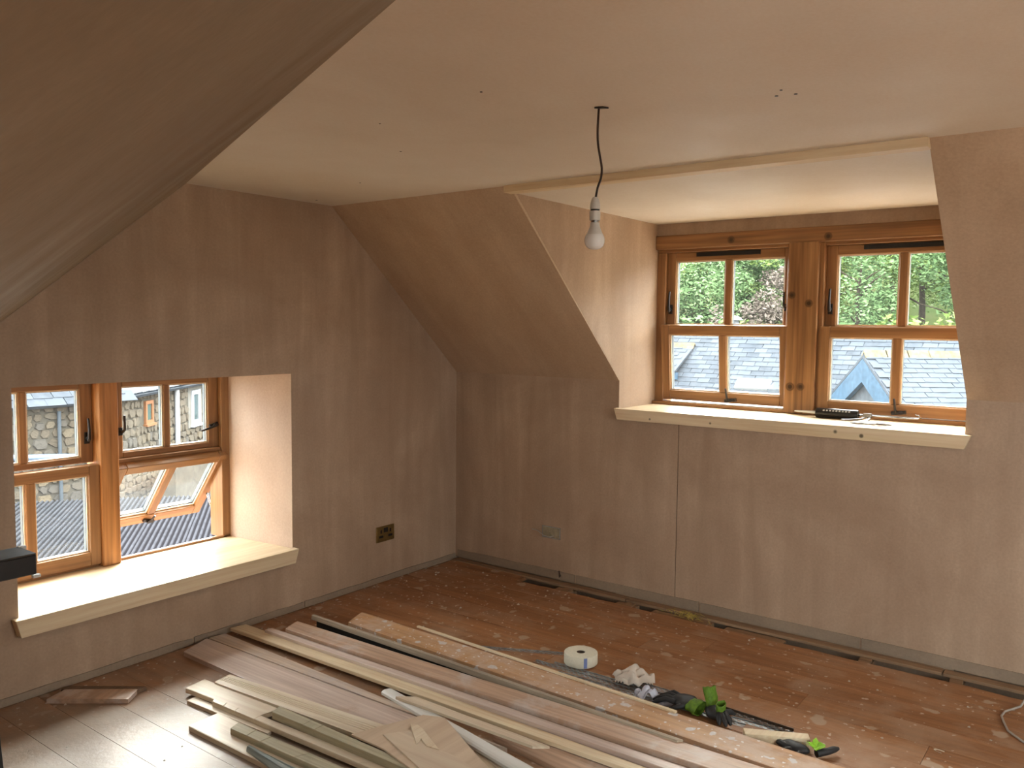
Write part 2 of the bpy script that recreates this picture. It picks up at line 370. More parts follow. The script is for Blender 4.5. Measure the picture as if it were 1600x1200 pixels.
wallseg((A2.x, A2.y + .02), (B2.x, B2.y), -.25, 1.27, -.12, bk)
# cheek where the left slope stops, then the recess the photographer stands in
MB().prism([B, B2, (B2.x, B2.y, -.25), (-5.7, B2.y, -.25), (-5.7, B2.y, H)], (0, .1, 0)).build('wall_face', PINK, bk)
BX0, BX1, BZ0, BZ1 = -5.42, -3.58, .70, 2.14
RX0, RX1, RZ0, RZ1 = -2.9, -1.5, .7, 1.9
m = MB(); m.box((-5.8, -5.45, -.25), (RX0, -5.6, H + .1)); m.box((RX1, -5.45, -.25), (.1, -5.6, H + .1)); m.box((RX0, -5.45, -.25), (RX1, -5.6, RZ0)); m.box((RX0, -5.45, RZ1), (RX1, -5.6, H + .1)); m.build('wall_face', PINK, bk)
m = MB()
for a, b in (((-5.7, B2.y + .1, -.25), (-5.82, BX1, H + .1)), ((-5.7, BX0, -.25), (-5.82, -5.6, H + .1)), ((-5.7, BX1, -.25), (-5.82, BX0, BZ0)), ((-5.7, BX1, BZ1), (-5.82, BX0, H + .1))): m.box(a, b)
m.build('wall_face', PINK, bk)
# dormer cheeks and lid
dm = empty('wall_dormer', label='pink plastered side cheeks of the dormer recess', kind=S)
DC = 2.172; DX = .62
for y0, d in ((DL, .05), (DR, -.05)):
    MB().prism([(KX + .003, y0, H + .02), (.003, y0, KZ + .002), (.003, y0, 1.05), (DX, y0, 1.05), (DX, y0, H + .02)], (0, d, 0)).build('cheek', PINK, dm)
MB().box((KX + .045, DL + .1, DC), (DX, DR - .1, H + .12)).build('soffit', CEIL, dm)
MB().box((.44, DL, 2.097), (.56, DR, DC)).build('plaster_band', PINK, dm)
MB().box((.12, DL, .9), (DX, DR, 1.05)).build('sill_support', PINK, dm)
t3 = MB().prism([(KX - .02, DL + .02, H), (KX + .05, DL + .02, H), (KX + .05, DL + .02, H - .032), (KX - .02, DL + .02, H - .032)], (0, DR - DL - .024, 0)).build('trim_3', PINEY, bevel=.0015)
tag(t3, 'raw pine batten along the ceiling edge above the dormer opening', kind=S)

# sills
t1 = empty('trim_1', label='wide raw pine sill board with a deep front edge in the gable window', kind=S)
ST = GB + .012
MB().prism([(GL, .55, ST - .03), (GR - .055, .55, ST - .03), (GR, 0, ST - .03), (GR, -.03, ST - .03), (GL, -.03, ST - .03)], (0, 0, .03)).build('sill_board', PINEX, t1, bevel=.002)
MB().prism([(-2.751, -.046, ST + .004), (-1.349 + .012, -.046, ST + .004), (-1.358 - .002, -.046, .276), (-2.732, -.046, .276)], (0, .044, 0)).build('sill_nosing', PINEX, t1, bevel=.002)
t2 = empty('trim_2', label='raw pine sill board with a chamfered front edge in the dormer', kind=S)
MB().box((-.03, DL, 1.05), (.50, DR, 1.086)).build('sill_board', PINEY, t2, bevel=.002)
MB().prism([(-.045, -1.215, 1.09), (-.045, -3.018, 1.09), (-.045, -2.993, 1.027), (-.045, -1.236, 1.027)], (.043, 0, 0)).build('sill_nosing', PINEY, t2, bevel=.002)

# old skirting line
b1 = empty('baseboard_right', label='rough grey plaster strip at the foot of the right wall', kind=S)
yy = -.02
for k, ye in enumerate((-.95, -1.75, -2.585, -3.6, -5.4)):
    m = MB(); n_ = 10; top = []
    for i in range(n_ + 1):
        y = yy + (ye + .006 - yy) * i / n_
        top.append((y, .062 + .006 * mnoise.noise((y * 5, k, 0))))
    m.prism([(-.006, yy, .012)] + [(-.006, y, z) for y, z in top] + [(-.006, ye + .006, .012)], (.012, 0, 0))
    m.build('plaster_strip', OLD, b1); yy = ye - .004
b2 = empty('baseboard_left', label='rough grey strip at the foot of the gable wall', kind=S)
for x0, x1 in ((-3.1, -1.95), (-1.94, -1.28), (-1.27, -.01)):
    m = MB(); top = [(x0 + (x1 - x0) * i / 12, .035 + .008 * mnoise.noise((x0 + i * .7, 3, 0))) for i in range(13)]
    m.prism([(x0, -.008, .004)] + [(x, -.008, z) for x, z in top] + [(x1, -.008, .004)], (0, .012, 0)); m.build('plaster_strip', OLD, b2)

# ------------------------------------------------------------------ floor
fl = empty('floor', label='worn varnished board floor splashed with plaster', kind=S)
box('underfloor', (-5.8, .3, -.26), (.1, -5.7, -.22), VOID, fl)
PW = .168; TH = .02; gapx = -.142
holes = [(-.64, -.86), (-1.0, -1.28), (-1.43, -1.51), (-1.87, -1.93), (-2.26, -2.60), (-2.665, -2.985), (-3.045, -3.7)]
def plank(x0, x1, ya, yb, ragged=False):
    nn = 1 if not ragged else 26
    m = MB(); v = []; f = []
    for i in range(nn + 1):
        y = ya + (yb - ya) * i / nn
        xr_ = x1 + (ragged and .013 * mnoise.noise((y * 9, 1.7, 0)) + .01 * mnoise.noise((y * 31, 4.2, 0)))
        v += [(x0 + .0008, y, -TH), (x0 + .0008, y, 0), (xr_ - .0008, y, 0), (xr_ - .0008, y, -TH)]
    for i in range(nn):
        a = i * 4
        f += [(a, a + 1, a + 5, a + 4)[::-1], (a + 1, a + 2, a + 6, a + 5)[::-1], (a + 2, a + 3, a + 7, a + 6)[::-1], (a + 3, a, a + 4, a + 7)[::-1]]
    f += [(0, 1, 2, 3), tuple(nn * 4 + k for k in (3, 2, 1, 0))]
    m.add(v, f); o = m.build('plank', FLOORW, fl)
    rebase(o, ((x0 + x1) / 2, (ya + yb) / 2, R.uniform(-.0006, .0006)))
for i in range(33):
    x1 = gapx - i * PW; x0 = x1 - PW; y = -.004 if i else -.02
    first = True
    while y > -5.5:
        ln = R.uniform(1.3, 2.7) if not first else R.uniform(.5, 2.6); first = False
        ye = max(-5.5, y - ln)
        if y - .2 < ye: ye = y - .3
        plank(x0, x1, y - .0008, ye + .0008, i == 0); y = ye
plank(gapx, -.004, -.02, -.62)                       # where the floor still runs to the wall
for a, b in ((-.02, -1.32), (-1.325, -2.95), (-2.955, -5.4)):
    o = box('sole_plate', (-.060, a, -.010), (-.004, b, .006), SOLE, fl, .002)
for y in (-.95, -1.37, -1.82, -2.63, -3.015):        # joist ends that cross the open gap
    box('joist', (-.6, y - .028, -.2), (-.03, y + .028, -.022), SOLE, fl)
    MB().prism([(-.15, y - .03, -.022), (-.064, y - .024, -.022), (-.066, y + .03, -.022), (-.152, y + .022, -.022)], (0, 0, .018)).build('packing_piece', SOLE, fl, bevel=.002)
for a, b in ((-.88, -.985), (-1.29, -1.42), (-1.52, -1.86), (-1.94, -2.25)):
    m = MB(); nn = 8
    pts = [(-.155, a), (-.155, b)] + [(-.075 + .02 * mnoise.noise((b + (a - b) * i / nn * 9, 2, 0)), b + (a - b) * i / nn) for i in range(nn + 1)]
    m.prism([(x, y, -.026) for x, y in pts], (0, 0, .018)).build('packing_piece', SOLE, fl)
m = MB()                                              # crumbs of plaster along the walls and about the floor
def crumb(x, y, r):
    a = R.random() * 6; h = r * R.uniform(.35, .8)
    v = [(x + r * R.uniform(.7, 1.2) * math.cos(a + k * 1.57), y + r * R.uniform(.7, 1.2) * math.sin(a + k * 1.57), .0005) for k in range(4)] + [(x + r * .2, y, h + .0005)]
    m.add(v, [(0, 1, 4), (1, 2, 4), (2, 3, 4), (3, 0, 4)])
for _ in range(260): crumb(-abs(R.gauss(0, .5)) - .16, R.uniform(-3.4, -.05), R.choice((.002, .003, .004, .007)))
for _ in range(70): crumb(R.uniform(-.9, -.16), R.uniform(-1.2, -.3), R.choice((.003, .004, .006, .010)))
for _ in range(130): crumb(R.uniform(-2.9, -.2), -abs(R.gauss(.05, .08)) - .01, R.choice((.003, .005, .008)))
for _ in range(160): crumb(R.uniform(-3.0, -.7), R.uniform(-2.8, -.1), R.choice((.002, .003, .005)))
o = m.build('plaster_crumbs', CRUMB); tag(o, 'loose crumbs of broken plaster scattered over the board floor', 'debris', kind='stuff')

# ------------------------------------------------------------------ windows
def frame_rect(m, ax, u0, u1, z0, z1, d0, d1, ws, wt, wb):     # rectangular frame in plane; ax 'x' -> u is x, depth is y
    P = (lambda u, d, z: (u, d, z)) if ax == 'x' else (lambda u, d, z: (d, u, z))
    m.box(P(u0, d0, z0), P(u0 + ws, d1, z1)); m.box(P(u1 - ws, d0, z0), P(u1, d1, z1))
    m.box(P(u0 + ws, d0, z1 - wt), P(u1 - ws, d1, z1)); m.box(P(u0 + ws, d0, z0), P(u1 - ws, d1, z0 + wb))
def sash(parent, ax, u0, u1, z0, z1, d0, d1, ws, wt, wb, glass, name, mun=.04, beads=True):
    u0, u1 = sorted((u0, u1)); sv, sh = WINW, (WINX if ax == 'x' else WINY)
    P = (lambda u, d, z: (u, d, z)) if ax == 'x' else (lambda u, d, z: (d, u, z))
    s_ = MB(); s_.box(P(u0, d0, z0), P(u0 + ws, d1, z1)); s_.box(P(u1 - ws, d0, z0), P(u1, d1, z1))
    so = s_.build(name, sv, parent, bevel=.003)
    MB().box(P(u0 + ws, d0, z1 - wt), P(u1 - ws, d1, z1)).build('top_rail', sh, so, bevel=.003)
    MB().box(P(u0 + ws, d0, z0), P(u1 - ws, d1, z0 + wb)).build('bottom_rail', sh, so, bevel=.003)
    c = (u0 + u1) / 2; dm_ = (d0 + d1) / 2
    MB().box(P(c - mun / 2, d0 + .004, z0 + wb), P(c + mun / 2, d1, z1 - wt)).build('muntin', sv, so, bevel=.003)
    for a, b in ((u0 + ws, c - mun / 2), (c + mun / 2, u1 - ws)):
        MB().box(P(a, dm_ - .003, z0 + wb), P(b, dm_ + .003, z1 - wt)).build('pane', glass, so)
        if beads:
            q = MB(); frame_rect(q, ax, a, b, z0 + wb, z1 - wt, dm_ - .010, dm_ - .004, .007, .007, .007); q.build('glazing_bead', BEAD, so)
            q = MB(); frame_rect(q, ax, a, b, z0 + wb, z1 - wt, dm_ + .004, d1 - .001, .006, .006, .006); q.build('glazing_seal', SPACER, so)
    return so
def lever(parent, base, nrm, along, length=.09, drop=.03, name='handle'):
    base = Vector(base); n = Vector(nrm); a = Vector(along).normalized(); sdw = n.cross(a)
    m = MB(); m.obox(base + n * .005, sdw * .011, a * .028, n * .005)
    m.tube([base, base + n * .022], .009, 10)
    m.tube([base + n * .022 - a * .012, base + n * .03, base + n * .032 + a * length * .5, base + n * .026 + a * length, base + n * .02 + a * (length + .012)], [.008, .0085, .0065, .006, .005], 8)
    return m.build(name, BLACKM, parent, smooth=50)
def hook(parent, base, nrm, along):
    base = Vector(base); n = Vector(nrm); a = Vector(along).normalized()
    m = MB(); m.obox(base + n * .004, n.cross(a) * .009, a * .02, n * .004)
    m.tube([base, base + n * .03, base + n * .045 + a * .012, base + n * .047 + a * .04, base + n * .045 + a * .085], [.007, .007, .007, .006, .006], 8)
    return m.build('handle', BLACKM, parent, smooth=50)
def peg(parent, base, nrm, along, length=.075):        # casement pin lever at the foot of a sash
    base = Vector(base); n = Vector(nrm); a = Vector(along).normalized(); s_ = n.cross(a)
    m = MB(); m.obox(base + n * .006 - s_ * .01, s_ * .035, a * .009, n * .006)
    m.tube([base + n * .012 - s_ * .03, base + n * .02], [.006, .008], 8)
    m.tube([base + n * .02, base + n * .03 + a * .02, base + n * .032 + a * length], [.008, .006, .005], 8)
    return m.build('handle', BLACKM, parent, smooth=50)

# window_1: gable, in the plane y ~ .5
W1 = empty('window_1', label='low two-light pine window in the gable with one awning sash open', kind=S)
FZ0, FZ1 = .347, 1.30
m = MB(); m.box((-2.84, .48, FZ0 - .03), (GR + .0, .502, FZ0 + .012)); m.box((-2.84, .48, FZ1 - .04), (GR, .60, FZ1 + .04)); m.build('frame', WINX, W1, bevel=.003)
m = MB(); m.box((-1.446, .48, FZ0), (-1.395, .60, FZ1)); m.box((-2.84, .48, FZ0), (-2.785, .60, FZ1)); m.build('jamb', WINW, W1, bevel=.003)
MB().box((-1.395, .50, FZ0 - .02), (GR, .62, FZ1)).build('jamb_lining', PINK, W1)
MB().prism([(GR - .0002, .002, FZ0), (GR - .056, .499, FZ0), (GR - .0002, .499, FZ0)], (0, 0, GT - FZ0)).build('reveal_lining', plaster('reveal_plaster', (.60, .45, .34), (.68, .53, .41)), W1)
MB().box((-2.147, .44, FZ0), (-2.055, .58, FZ1)).build('mullion', POSTG, W1, bevel=.004)
for u0, u1, op in ((-2.785, -2.147, 0), (-2.055, -1.446, 1)):
    up = sash(W1, 'x', u0, u1, .862, 1.275, .515, .56, .06, .05, .03, GLASS, 'upper_sash', .034)
    if op == 0:
        lever(up, (-2.178, .515, .985), (0, -1, 0), (0, 0, 1), .085)
        ls = sash(W1, 'x', u0, u1, .362, .856, .455, .512, .052, .05, .066, GLASSD, 'lower_sash', .042)
    else:
        hook(up, (-2.008, .515, 1.0), (0, -1, 0), (.0, 0, 1))
        lever(up, (-1.476, .515, .985), (0, -1, 0), (-.95, -.1, -.22), .085)
        MB().box((u0, .49, .842), (u1, .57, .862)).build('transom', WINX, W1, bevel=.003)
        ls = sash(W1, 'x', u0 + .004, u1 + .03, -.475, 0, -.02, .035, .05, .05, .062, GLASSD, 'lower_sash', .042)
        ls.location = (0, .475, .828); ls.rotation_euler = (math.radians(39), 0, 0)
        hk = peg(ls, (-1.75, -.02, -.45), (0, -1, 0), (.3, .1, .9), .06)
        m = MB(); m.tube([(-1.432, .56, .44), (-1.435, .62, .52), (-1.43, .68, .62)], .006, 8); m.tube([(-1.428, .54, .76), (-1.428, .60, .70), (-1.43, .68, .62)], .005, 8); m.build('stay_arm', CHROME, W1, smooth=40)
# window_2: dormer, in the plane x ~ .45
W2 = empty('window_2', label='two-light pine dormer window with a knotty centre post', kind=S)
m = MB(); m.box((.44, DL, 2.0), (.56, DR, 2.02)); m.box((.40, DL, 1.086), (.56, DR, 1.106)); m.build('frame', WINY, W2, bevel=.003)
MB().box((.41, DL, 2.018), (.56, DR, 2.10)).build('head_beam', HEADD, W2, bevel=.004)
m = MB(); m.box((.44, DL, 1.1), (.56, -1.28, 2.0)); m.box((.44, -2.99, 1.1), (.56, DR - .06, 2.0)); m.build('jamb', WINW, W2, bevel=.003)
MB().box((.395, -2.037, 1.088), (.56, -2.198, 2.02)).build('mullion', POSTD, W2, bevel=.003)
MB().box((.425, -2.197, 1.106), (.56, -2.222, 2.018)).build('jamb', WINW, W2, bevel=.003)
MB().box((.425, -2.022, 1.106), (.56, -2.05, 2.018)).build('jamb', WINW, W2, bevel=.003)
for u0, u1, op in ((-1.28, -2.05, 1), (-2.222, -2.99, 0)):
    up = sash(W2, 'y', u0, u1, 1.54, 2.0, .465, .51, .056, .052, .03, GLASS, 'upper_sash', .04)
    v = MB().box((.455, u0 - .19, 1.972), (.466, u0 - .575, 1.995)); v.build('trickle_vent', BLACKI, up)
    lever(up, (.465, u0 - .028, 1.66), (-1, 0, 0), (0, 0, 1), .095)
    hook(up, (.465, u1 + .04, 1.67), (-1, 0, 0), (0, 0, 1))
    if op:
        ls = sash(W2, 'y', u0 + .012, u1, -.452, 0, -.02, .035, .055, .058, .058, GLASSD, 'lower_sash', .042)
        ls.location = (.43, 0, 1.568); ls.rotation_euler = (0, math.radians(-5), 0)
        peg(ls, (-.02, -1.70, -.435), (-1, 0, 0), (0, .12, .95))
    else:
        ls = sash(W2, 'y', u0 + .01, u1, 1.11, 1.566, .41, .463, .055, .058, .058, GLASSD, 'lower_sash', .042)
        peg(ls, (.41, -2.615, 1.128), (-1, 0, 0), (0, .12, .95))
# fill_window_1: added opening behind the camera, invented for fill daylight
W3_ = empty('fill_window_1', label='added unseen side window behind the camera letting in fill daylight', kind=S)
m = MB(); frame_rect(m, 'y', BX0, BX1, BZ0, BZ1, -5.81, -5.75, .05, .05, .05); m.box((-5.81, -4.50, BZ0), (-5.75, -4.45, BZ1)); m.build('frame', WINY, W3_, bevel=.003)
MB().box((-5.783, BX0 + .05, BZ0 + .05), (-5.777, BX1 - .05, BZ1 - .05)).build('pane', GLASS, W3_)

W4_ = empty('fill_window_2', label='added unseen window in the rear wall letting in fill daylight', kind=S)  # added opening in the unseen rear wall, supplies fill daylight
m = MB(); frame_rect(m, 'x', RX0, RX1, RZ0, RZ1, -5.58, -5.52, .05, .05, .05); m.box((-2.23, -5.58, RZ0), (-2.17, -5.52, RZ1)); m.build('frame', WINX, W4_, bevel=.003)
MB().box((RX0 + .05, -5.553, RZ0 + .05), (RX1 - .05, -5.547, RZ1 - .05)).build('pane', GLASS, W4_)

# ------------------------------------------------------------------ loose boards on the floor
def board(name, quad, top, t, mat, label, cat='board', group=None, ext=0, prof=None, cuts=(), warp=.0015, nseg=14, ragged=(0, 0), far=0):
    fr, flc, nl, nr = [Vector((*p, 0)) for p in quad]
    if ext: nl = nl + (nl - flc).normalized() * ext; nr = nr + (nr - fr).normalized() * ext
    c = (fr + flc + nl + nr) / 4; ax = ((nl + nr) - (fr + flc)).normalized(); ang = math.atan2(ax.y, ax.x)
    rot = Matrix.Rotation(-ang, 3, 'Z')
    q = [rot @ (p - c) for p in (fr, flc, nl, nr)]
    fr, flc, nl, nr = q
    prof = prof or [(0, -.0015), (.03, 0), (.5, .0004), (.97, 0), (1, -.0015)]
    ts = [i / nseg for i in range(nseg + 1)]
    L = ((nl + nr) / 2 - (fr + flc) / 2).length; cut = {}
    for cc in cuts:
        for d, dz in ((-.0016, 0), (-.0008, -.004), (.0008, -.004), (.0016, 0)): ts.append(cc + d / L); cut[cc + d / L] = dz
    ts.sort(); m = MB(); n = len(prof); v = []; sd = R.random() * 99
    for i, tv in enumerate(ts):
        a = flc.lerp(nl, tv); b = fr.lerp(nr, tv)
        for u, dz in prof:
            p = a.lerp(b, u)
            rg = 0
            if i == 0: rg = ragged[0] * mnoise.noise((u * 7, sd, 0))
            if i == len(ts) - 1: rg = ragged[1] * mnoise.noise((u * 7, sd + 5, 0))
            v.append((p.x + rg, p.y + .0015 * mnoise.noise((tv * 6, sd, u)), t + dz * (1 if abs(dz) < t else .8) + cut.get(tv, 0) - (warp * abs(mnoise.noise((tv * 3, sd, 0))) if tv not in cut else 0)))
        v.append((b.x, b.y, 0)); v.append((a.x, a.y, 0))
    k = n + 2; f = []
    for i in range(len(ts) - 1):
        for j in range(k):
            f.append((i * k + j, (i + 1) * k + j, (i + 1) * k + (j + 1) % k, i * k + (j + 1) % k))
    f += [tuple(range(k)), tuple(range((len(ts) - 1) * k, len(ts) * k))[::-1]]
    m.add(v, f); bm_ = m.build(name, mat)
    bmx = bmesh.new(); bmx.from_mesh(bm_.data); bmesh.ops.recalc_face_normals(bmx, faces=bmx.faces); bmx.to_mesh(bm_.data); bmx.free()
    bm_.location = (c.x, c.y, top - t); bm_.rotation_euler = (0, 0, ang)
    return tag(bm_, label, cat, group)
G = 'salvaged boards laid out on the floor'
Q = {
'orange':[(-1.218,-0.404),(-1.367,-0.460),(-1.416,-2.661),(-1.264,-2.857)],
'lath':[(-1.193,-0.787),(-1.207,-0.783),(-1.263,-2.212),(-1.247,-2.215)],
'grey':[(-1.446,-0.284),(-1.464,-0.292),(-1.502,-2.337),(-1.482,-2.348)],
'M3':[(-1.550,-0.288),(-1.653,-0.329),(-1.594,-2.492),(-1.473,-2.647)],
'M4':[(-1.660,-0.238),(-1.699,-0.230),(-1.660,-2.347),(-1.608,-2.425)],
'M5':[(-1.684,-0.060),(-1.765,-0.043),(-1.719,-2.243),(-1.671,-2.304)],
'B6':[(-1.888,-0.031),(-2.052,-0.095),(-2.071,-1.400),(-1.857,-1.393)],
'B7':[(-1.799,-0.050),(-1.884,-0.043),(-1.853,-1.396),(-1.828,-1.427)],
'S1':[(-2.096,-0.521),(-2.182,-0.537),(-2.127,-1.305),(-2.008,-1.376)],
'S2a':[(-2.181,-0.466),(-2.282,-0.481),(-2.250,-0.930),(-2.161,-0.939)],
'S2b':[(-2.258,-0.658),(-2.286,-0.678),(-2.249,-1.544),(-2.202,-1.604)],
'S3':[(-2.276,-0.545),(-2.320,-0.551),(-2.290,-1.038),(-2.266,-1.029)],
'S4':[(-2.182,-0.973),(-2.231,-0.989),(-2.214,-1.672),(-2.178,-1.718)],
'S5':[(-2.340,-0.930),(-2.387,-0.946),(-2.371,-1.416),(-2.315,-1.488)],
'S6':[(-2.311,-0.757),(-2.444,-0.763),(-2.439,-1.258),(-2.297,-1.412)],
'S7':[(-2.404,-1.095),(-2.427,-1.099),(-2.454,-1.299),(-2.398,-1.371)],
'W':[(-1.767,-1.169),(-1.808,-1.151),(-1.962,-1.942),(-1.913,-2.005)],
'S11':[(-1.783,-1.327),(-1.834,-1.258),(-1.816,-1.925),(-1.779,-1.973)],
'M6':[(-1.701,-1.747),(-1.793,-1.726),(-1.831,-2.040),(-1.700,-2.207)],
'M7':[(-1.882,-1.802),(-1.910,-1.714),(-1.988,-1.837),(-1.910,-1.937)],
'L1':[(-2.393,-0.304),(-2.583,-0.068),(-2.669,-0.103),(-2.466,-0.362)],
'L2':[(-2.353,-0.303),(-2.555,-0.041),(-2.589,-0.053),(-2.396,-0.309)]}
fq = [(0, -.002), (.08, 0), (.30, 0), (.32, -.004), (.35, 0), (.42, 0), (.44, -.004), (.47, 0), (.54, 0), (.56, -.004), (.59, 0), (.66, 0), (.68, -.004), (.71, 0), (.95, 0), (1, -.002)]
board('old_board', Q['B6'], .022, .022, LILAC, 'wide dusty flat board with its far end near the gable wall', group=G, ext=.35)
board('old_board', Q['B7'], .024, .024, OLDW, 'narrow dusty board in the shadow of the pale pine batten', group=G, ext=.4)
board('old_board', Q['M6'], .02, .02, BROWNB, 'short grey board below the pale batten beside the white painted strip', group=G, ext=.5)
board('old_board', Q['M7'], .02, .02, WHITISH, 'pale board end showing below the white painted strip beside the plywood', group=G, ext=.4, prof=fq)
board('pine_batten', Q['M5'], .040, .016, PALE, 'long clean pale pine batten with a pinkish edge among the old boards', 'batten', G, ext=.4, ragged=(.006, 0))
board('old_board', Q['M4'], .054, .054, LILAC, 'long dusty lilac board with a tan edge right beside the pale batten', group=G, ext=.4)
board('old_board', Q['M3'], .070, .070, BROWNB, 'long brown scuffed board beside the raised grey strip', group=G, ext=.4, ragged=(.012, 0))
board('grey_strip', Q['grey'], .078, .024, GREYW, 'thin weathered grey strip raised beside the splattered board', 'batten', G, warp=.003, ragged=(.01, .01))
board('gap_shade_filler', [(p[0] + (.0 if i in (0, 3) else .010), p[1] - .03 * (i < 2) + .02 * (i > 1)) for i, p in enumerate(Q['grey'])], .054, .054, VOID, 'near-black filler added as the shaded gap under the thin grey strip', 'batten')  # added filler; near-black colour paints the shade under the raised strip
ob = board('splattered_board', Q['orange'], .05, .025, ORANGE, 'orange varnished board spotted with white paint splashes', group=G, ext=.4)
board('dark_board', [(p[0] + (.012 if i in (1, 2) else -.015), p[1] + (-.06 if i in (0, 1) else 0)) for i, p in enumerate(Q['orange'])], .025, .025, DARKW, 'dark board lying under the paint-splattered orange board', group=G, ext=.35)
board('lath_strip', Q['lath'], .058, .008, PALE, 'thin pale lath along the right edge of the splattered board', 'lath')
board('thin_strip', Q['S3'], .014, .014, WHITISH, 'thin narrow strip under the pale boards nearest the left window', 'batten')
board('short_board', Q['S2a'], .034, .02, WHITISH, 'short pale weathered board in the bright patch below the window', group=G, ragged=(.004, .006))
board('lining_strip', Q['S2b'], .034, .02, WHITISH, 'pale strip with saw cuts and a pinkish side edge between the green battens', 'batten', ext=.3, cuts=(.06, .12, .22, .7))
board('fluted_board', Q['S1'], .042, .02, WHITISH, 'pale moulded board with long parallel grooves running under the plywood', group=G, prof=fq, ext=.1)
board('short_board', Q['S6'], .02, .02, WHITISH, 'pale flat board at the lower left of the pile with a pink front edge', group=G, ext=.3, ragged=(.004, 0))
board('green_batten', Q['S5'], .044, .024, GREENISH, 'greenish brown batten with saw cuts and a blue paint smear', 'batten', ext=.3, cuts=(.12, .22, .46, .72))
board('green_batten', Q['S4'], .062, .028, GREENISH, 'green stained batten with saw cuts running under the plywood corner', 'batten', ext=.2, cuts=(.2, .27))
board('blue_moulding', Q['S7'], .04, .02, BLUEW, 'blue grey ridged moulding at the lower left of the pile', 'moulding', ext=.3,
      prof=[(0, -.012), (.06, -.006), (.14, 0), (.22, -.004), (.28, -.012), (.36, -.004), (.5, 0), (.64, -.003), (.7, -.012), (.8, -.005), (1, -.012)])
board('white_strip', Q['W'], .044, .02, WHITEP, 'long white painted strip passing under the thin tapered plank', 'strip', ext=.3, prof=[(0, -.008), (.12, -.003), (.3, 0), (.8, 0), (1, -.004)])
board('thin_plank', Q['S11'], .056, .012, WHITISH, 'thin pale plank with a tapered end on top of the white strip', 'plank')
board('short_board', Q['L1'], .02, .02, BROWNB, 'short brown offcut lying in the shade under the gable window', 'offcut')
board('short_board', Q['L2'], .018, .018, DARKW, 'dark narrow offcut touching the wall-side of the brown offcut', 'offcut')
m = MB(); m.prism([(-2.173, -1.370, .062), (-2.056, -1.413, .062), (-1.901, -1.473, .062), (-1.867, -1.551, .062), (-2.037, -1.880, .062), (-2.16, -2.12, .062), (-2.32, -1.98, .062), (-2.215, -1.72, .062), (-2.175, -1.539, .062)], (0, 0, .006))
o = m.build('plywood_sheet', PLY); rebase(o, (-2.05, -1.7, .062)); o.rotation_euler[2] = 0; tag(o, 'flat tan plywood sheet with an angled corner on top of the boards', 'plywood')
m = MB(); m.prism([(-2.108, -1.466, .068), (-2.06, -1.50, .068), (-2.028, -1.529, .068), (-2.048, -1.60, .068), (-2.066, -1.699, .068), (-2.064, -1.764, .068), (-2.09, -1.90, .068), (-2.20, -2.02, .068), (-2.29, -1.95, .068), (-2.195, -1.727, .068)], (0, 0, .004))
o = m.build('plywood_offcut', PLY2); rebase(o, (-2.1, -1.7, .068)); tag(o, 'smaller paler veneer offcut lying on the plywood sheet', 'plywood')
m = MB(); m.prism([(-1.996, -1.496, .072), (-1.982, -1.518, .072), (-1.992, -1.553, .072), (-2.069, -1.704, .072), (-2.076, -1.652, .072), (-2.05, -1.60, .072), (-2.088, -1.614, .072)], (0, 0, .003))
o = m.build('torn_veneer', SPLIN); rebase(o, (-2.03, -1.58, .072)); tag(o, 'torn pointed splinter of pale veneer on the plywood', 'splinter')
m = MB(); m.prism([(-1.198, -2.463, 0), (-1.090, -2.674, 0), (-1.130, -2.694, 0), (-1.237, -2.486, 0)], (0, 0, .045))
o = m.build('timber_block', PALE, bevel=.002); rebase(o, (-1.16, -2.58, 0)); tag(o, 'short pale sawn timber block beside the splattered board', 'block')

# ------------------------------------------------------------------ metal beads, tape, scraps, gloves
def bead(p, q, z, mat, label, wd=.024, wing=.014, tilt=.0):
    p = Vector((*p, 0)); q = Vector((*q, 0)); d = q - p; L = d.length; n = max(8, int(L / .014)); m = MB(); v = []; f = []
    us = (-wd, -wd + .005, -wd + .012, -.008, -.002, 0)
    for i in range(n * 2 + 1):
        x = L * i / (2 * n)
        for u in us: v.append((x, u, .0008))
        v.append((x, .0, wing * .35)); v.append((x, .003, wing * .35)); v.append((x, .003, 0))
    k = len(us) + 3
    for i in range(n * 2):
        for j in range(k - 1):
            if j == 1 and i % 4 in (0, 1): continue
            if j == 3 and i % 4 in (2, 3): continue
            f.append((i * k + j, (i + 1) * k + j, (i + 1) * k + j + 1, i * k + j + 1))
    m.add(v, f); o = m.build('metal_bead', mat); o.location = (p.x, p.y, z); o.rotation_euler = (tilt, 0, math.atan2(d.y, d.x))
    return tag(o, label, 'bead', 'perforated plaster beads on the floor')
bead((-1.107, -1.116), (-.925, -1.47), .0006, GALVD, 'dark perforated metal bead pointing from the tape roll to the boards')
bead((-1.073, -1.418), (-1.067, -2.249), .0006, GALV, 'pale perforated metal bead whose far tip lies short of the tape roll')
bead((-1.118, -1.570), (-1.085, -2.43), .0006, GALVD, 'perforated metal bead lying closest to the splattered board')
bead((-1.042, -1.50), (-1.03, -2.125), .0006, GALV, 'perforated metal bead passing under the tape roll', tilt=.0)
bead((-.985, -1.80), (-1.005, -2.59), .0006, GALVD, 'perforated metal bead on the open floor side of the bundle')
bead((-1.012, -2.27), (-1.03, -2.60), .0062, BROWNM, 'brown coated bead at the near end of the bundle', wing=.03)
bead((-1.055, -2.36), (-1.035, -2.605), .0006, GALV, 'short cream perforated bead end beside the timber block')
T = empty('tape_roll', (-.975, -1.60, .006), 'cream roll of jointing tape lying flat on the floor', 'tape')
m = MB(); m.lathe([(.020, 0), (.076, 0), (.0775, .002), (.0775, .048), (.076, .05), (.020, .05), (.020, 0)], seg=40); m.build('tape', TAPE, T, smooth=40)
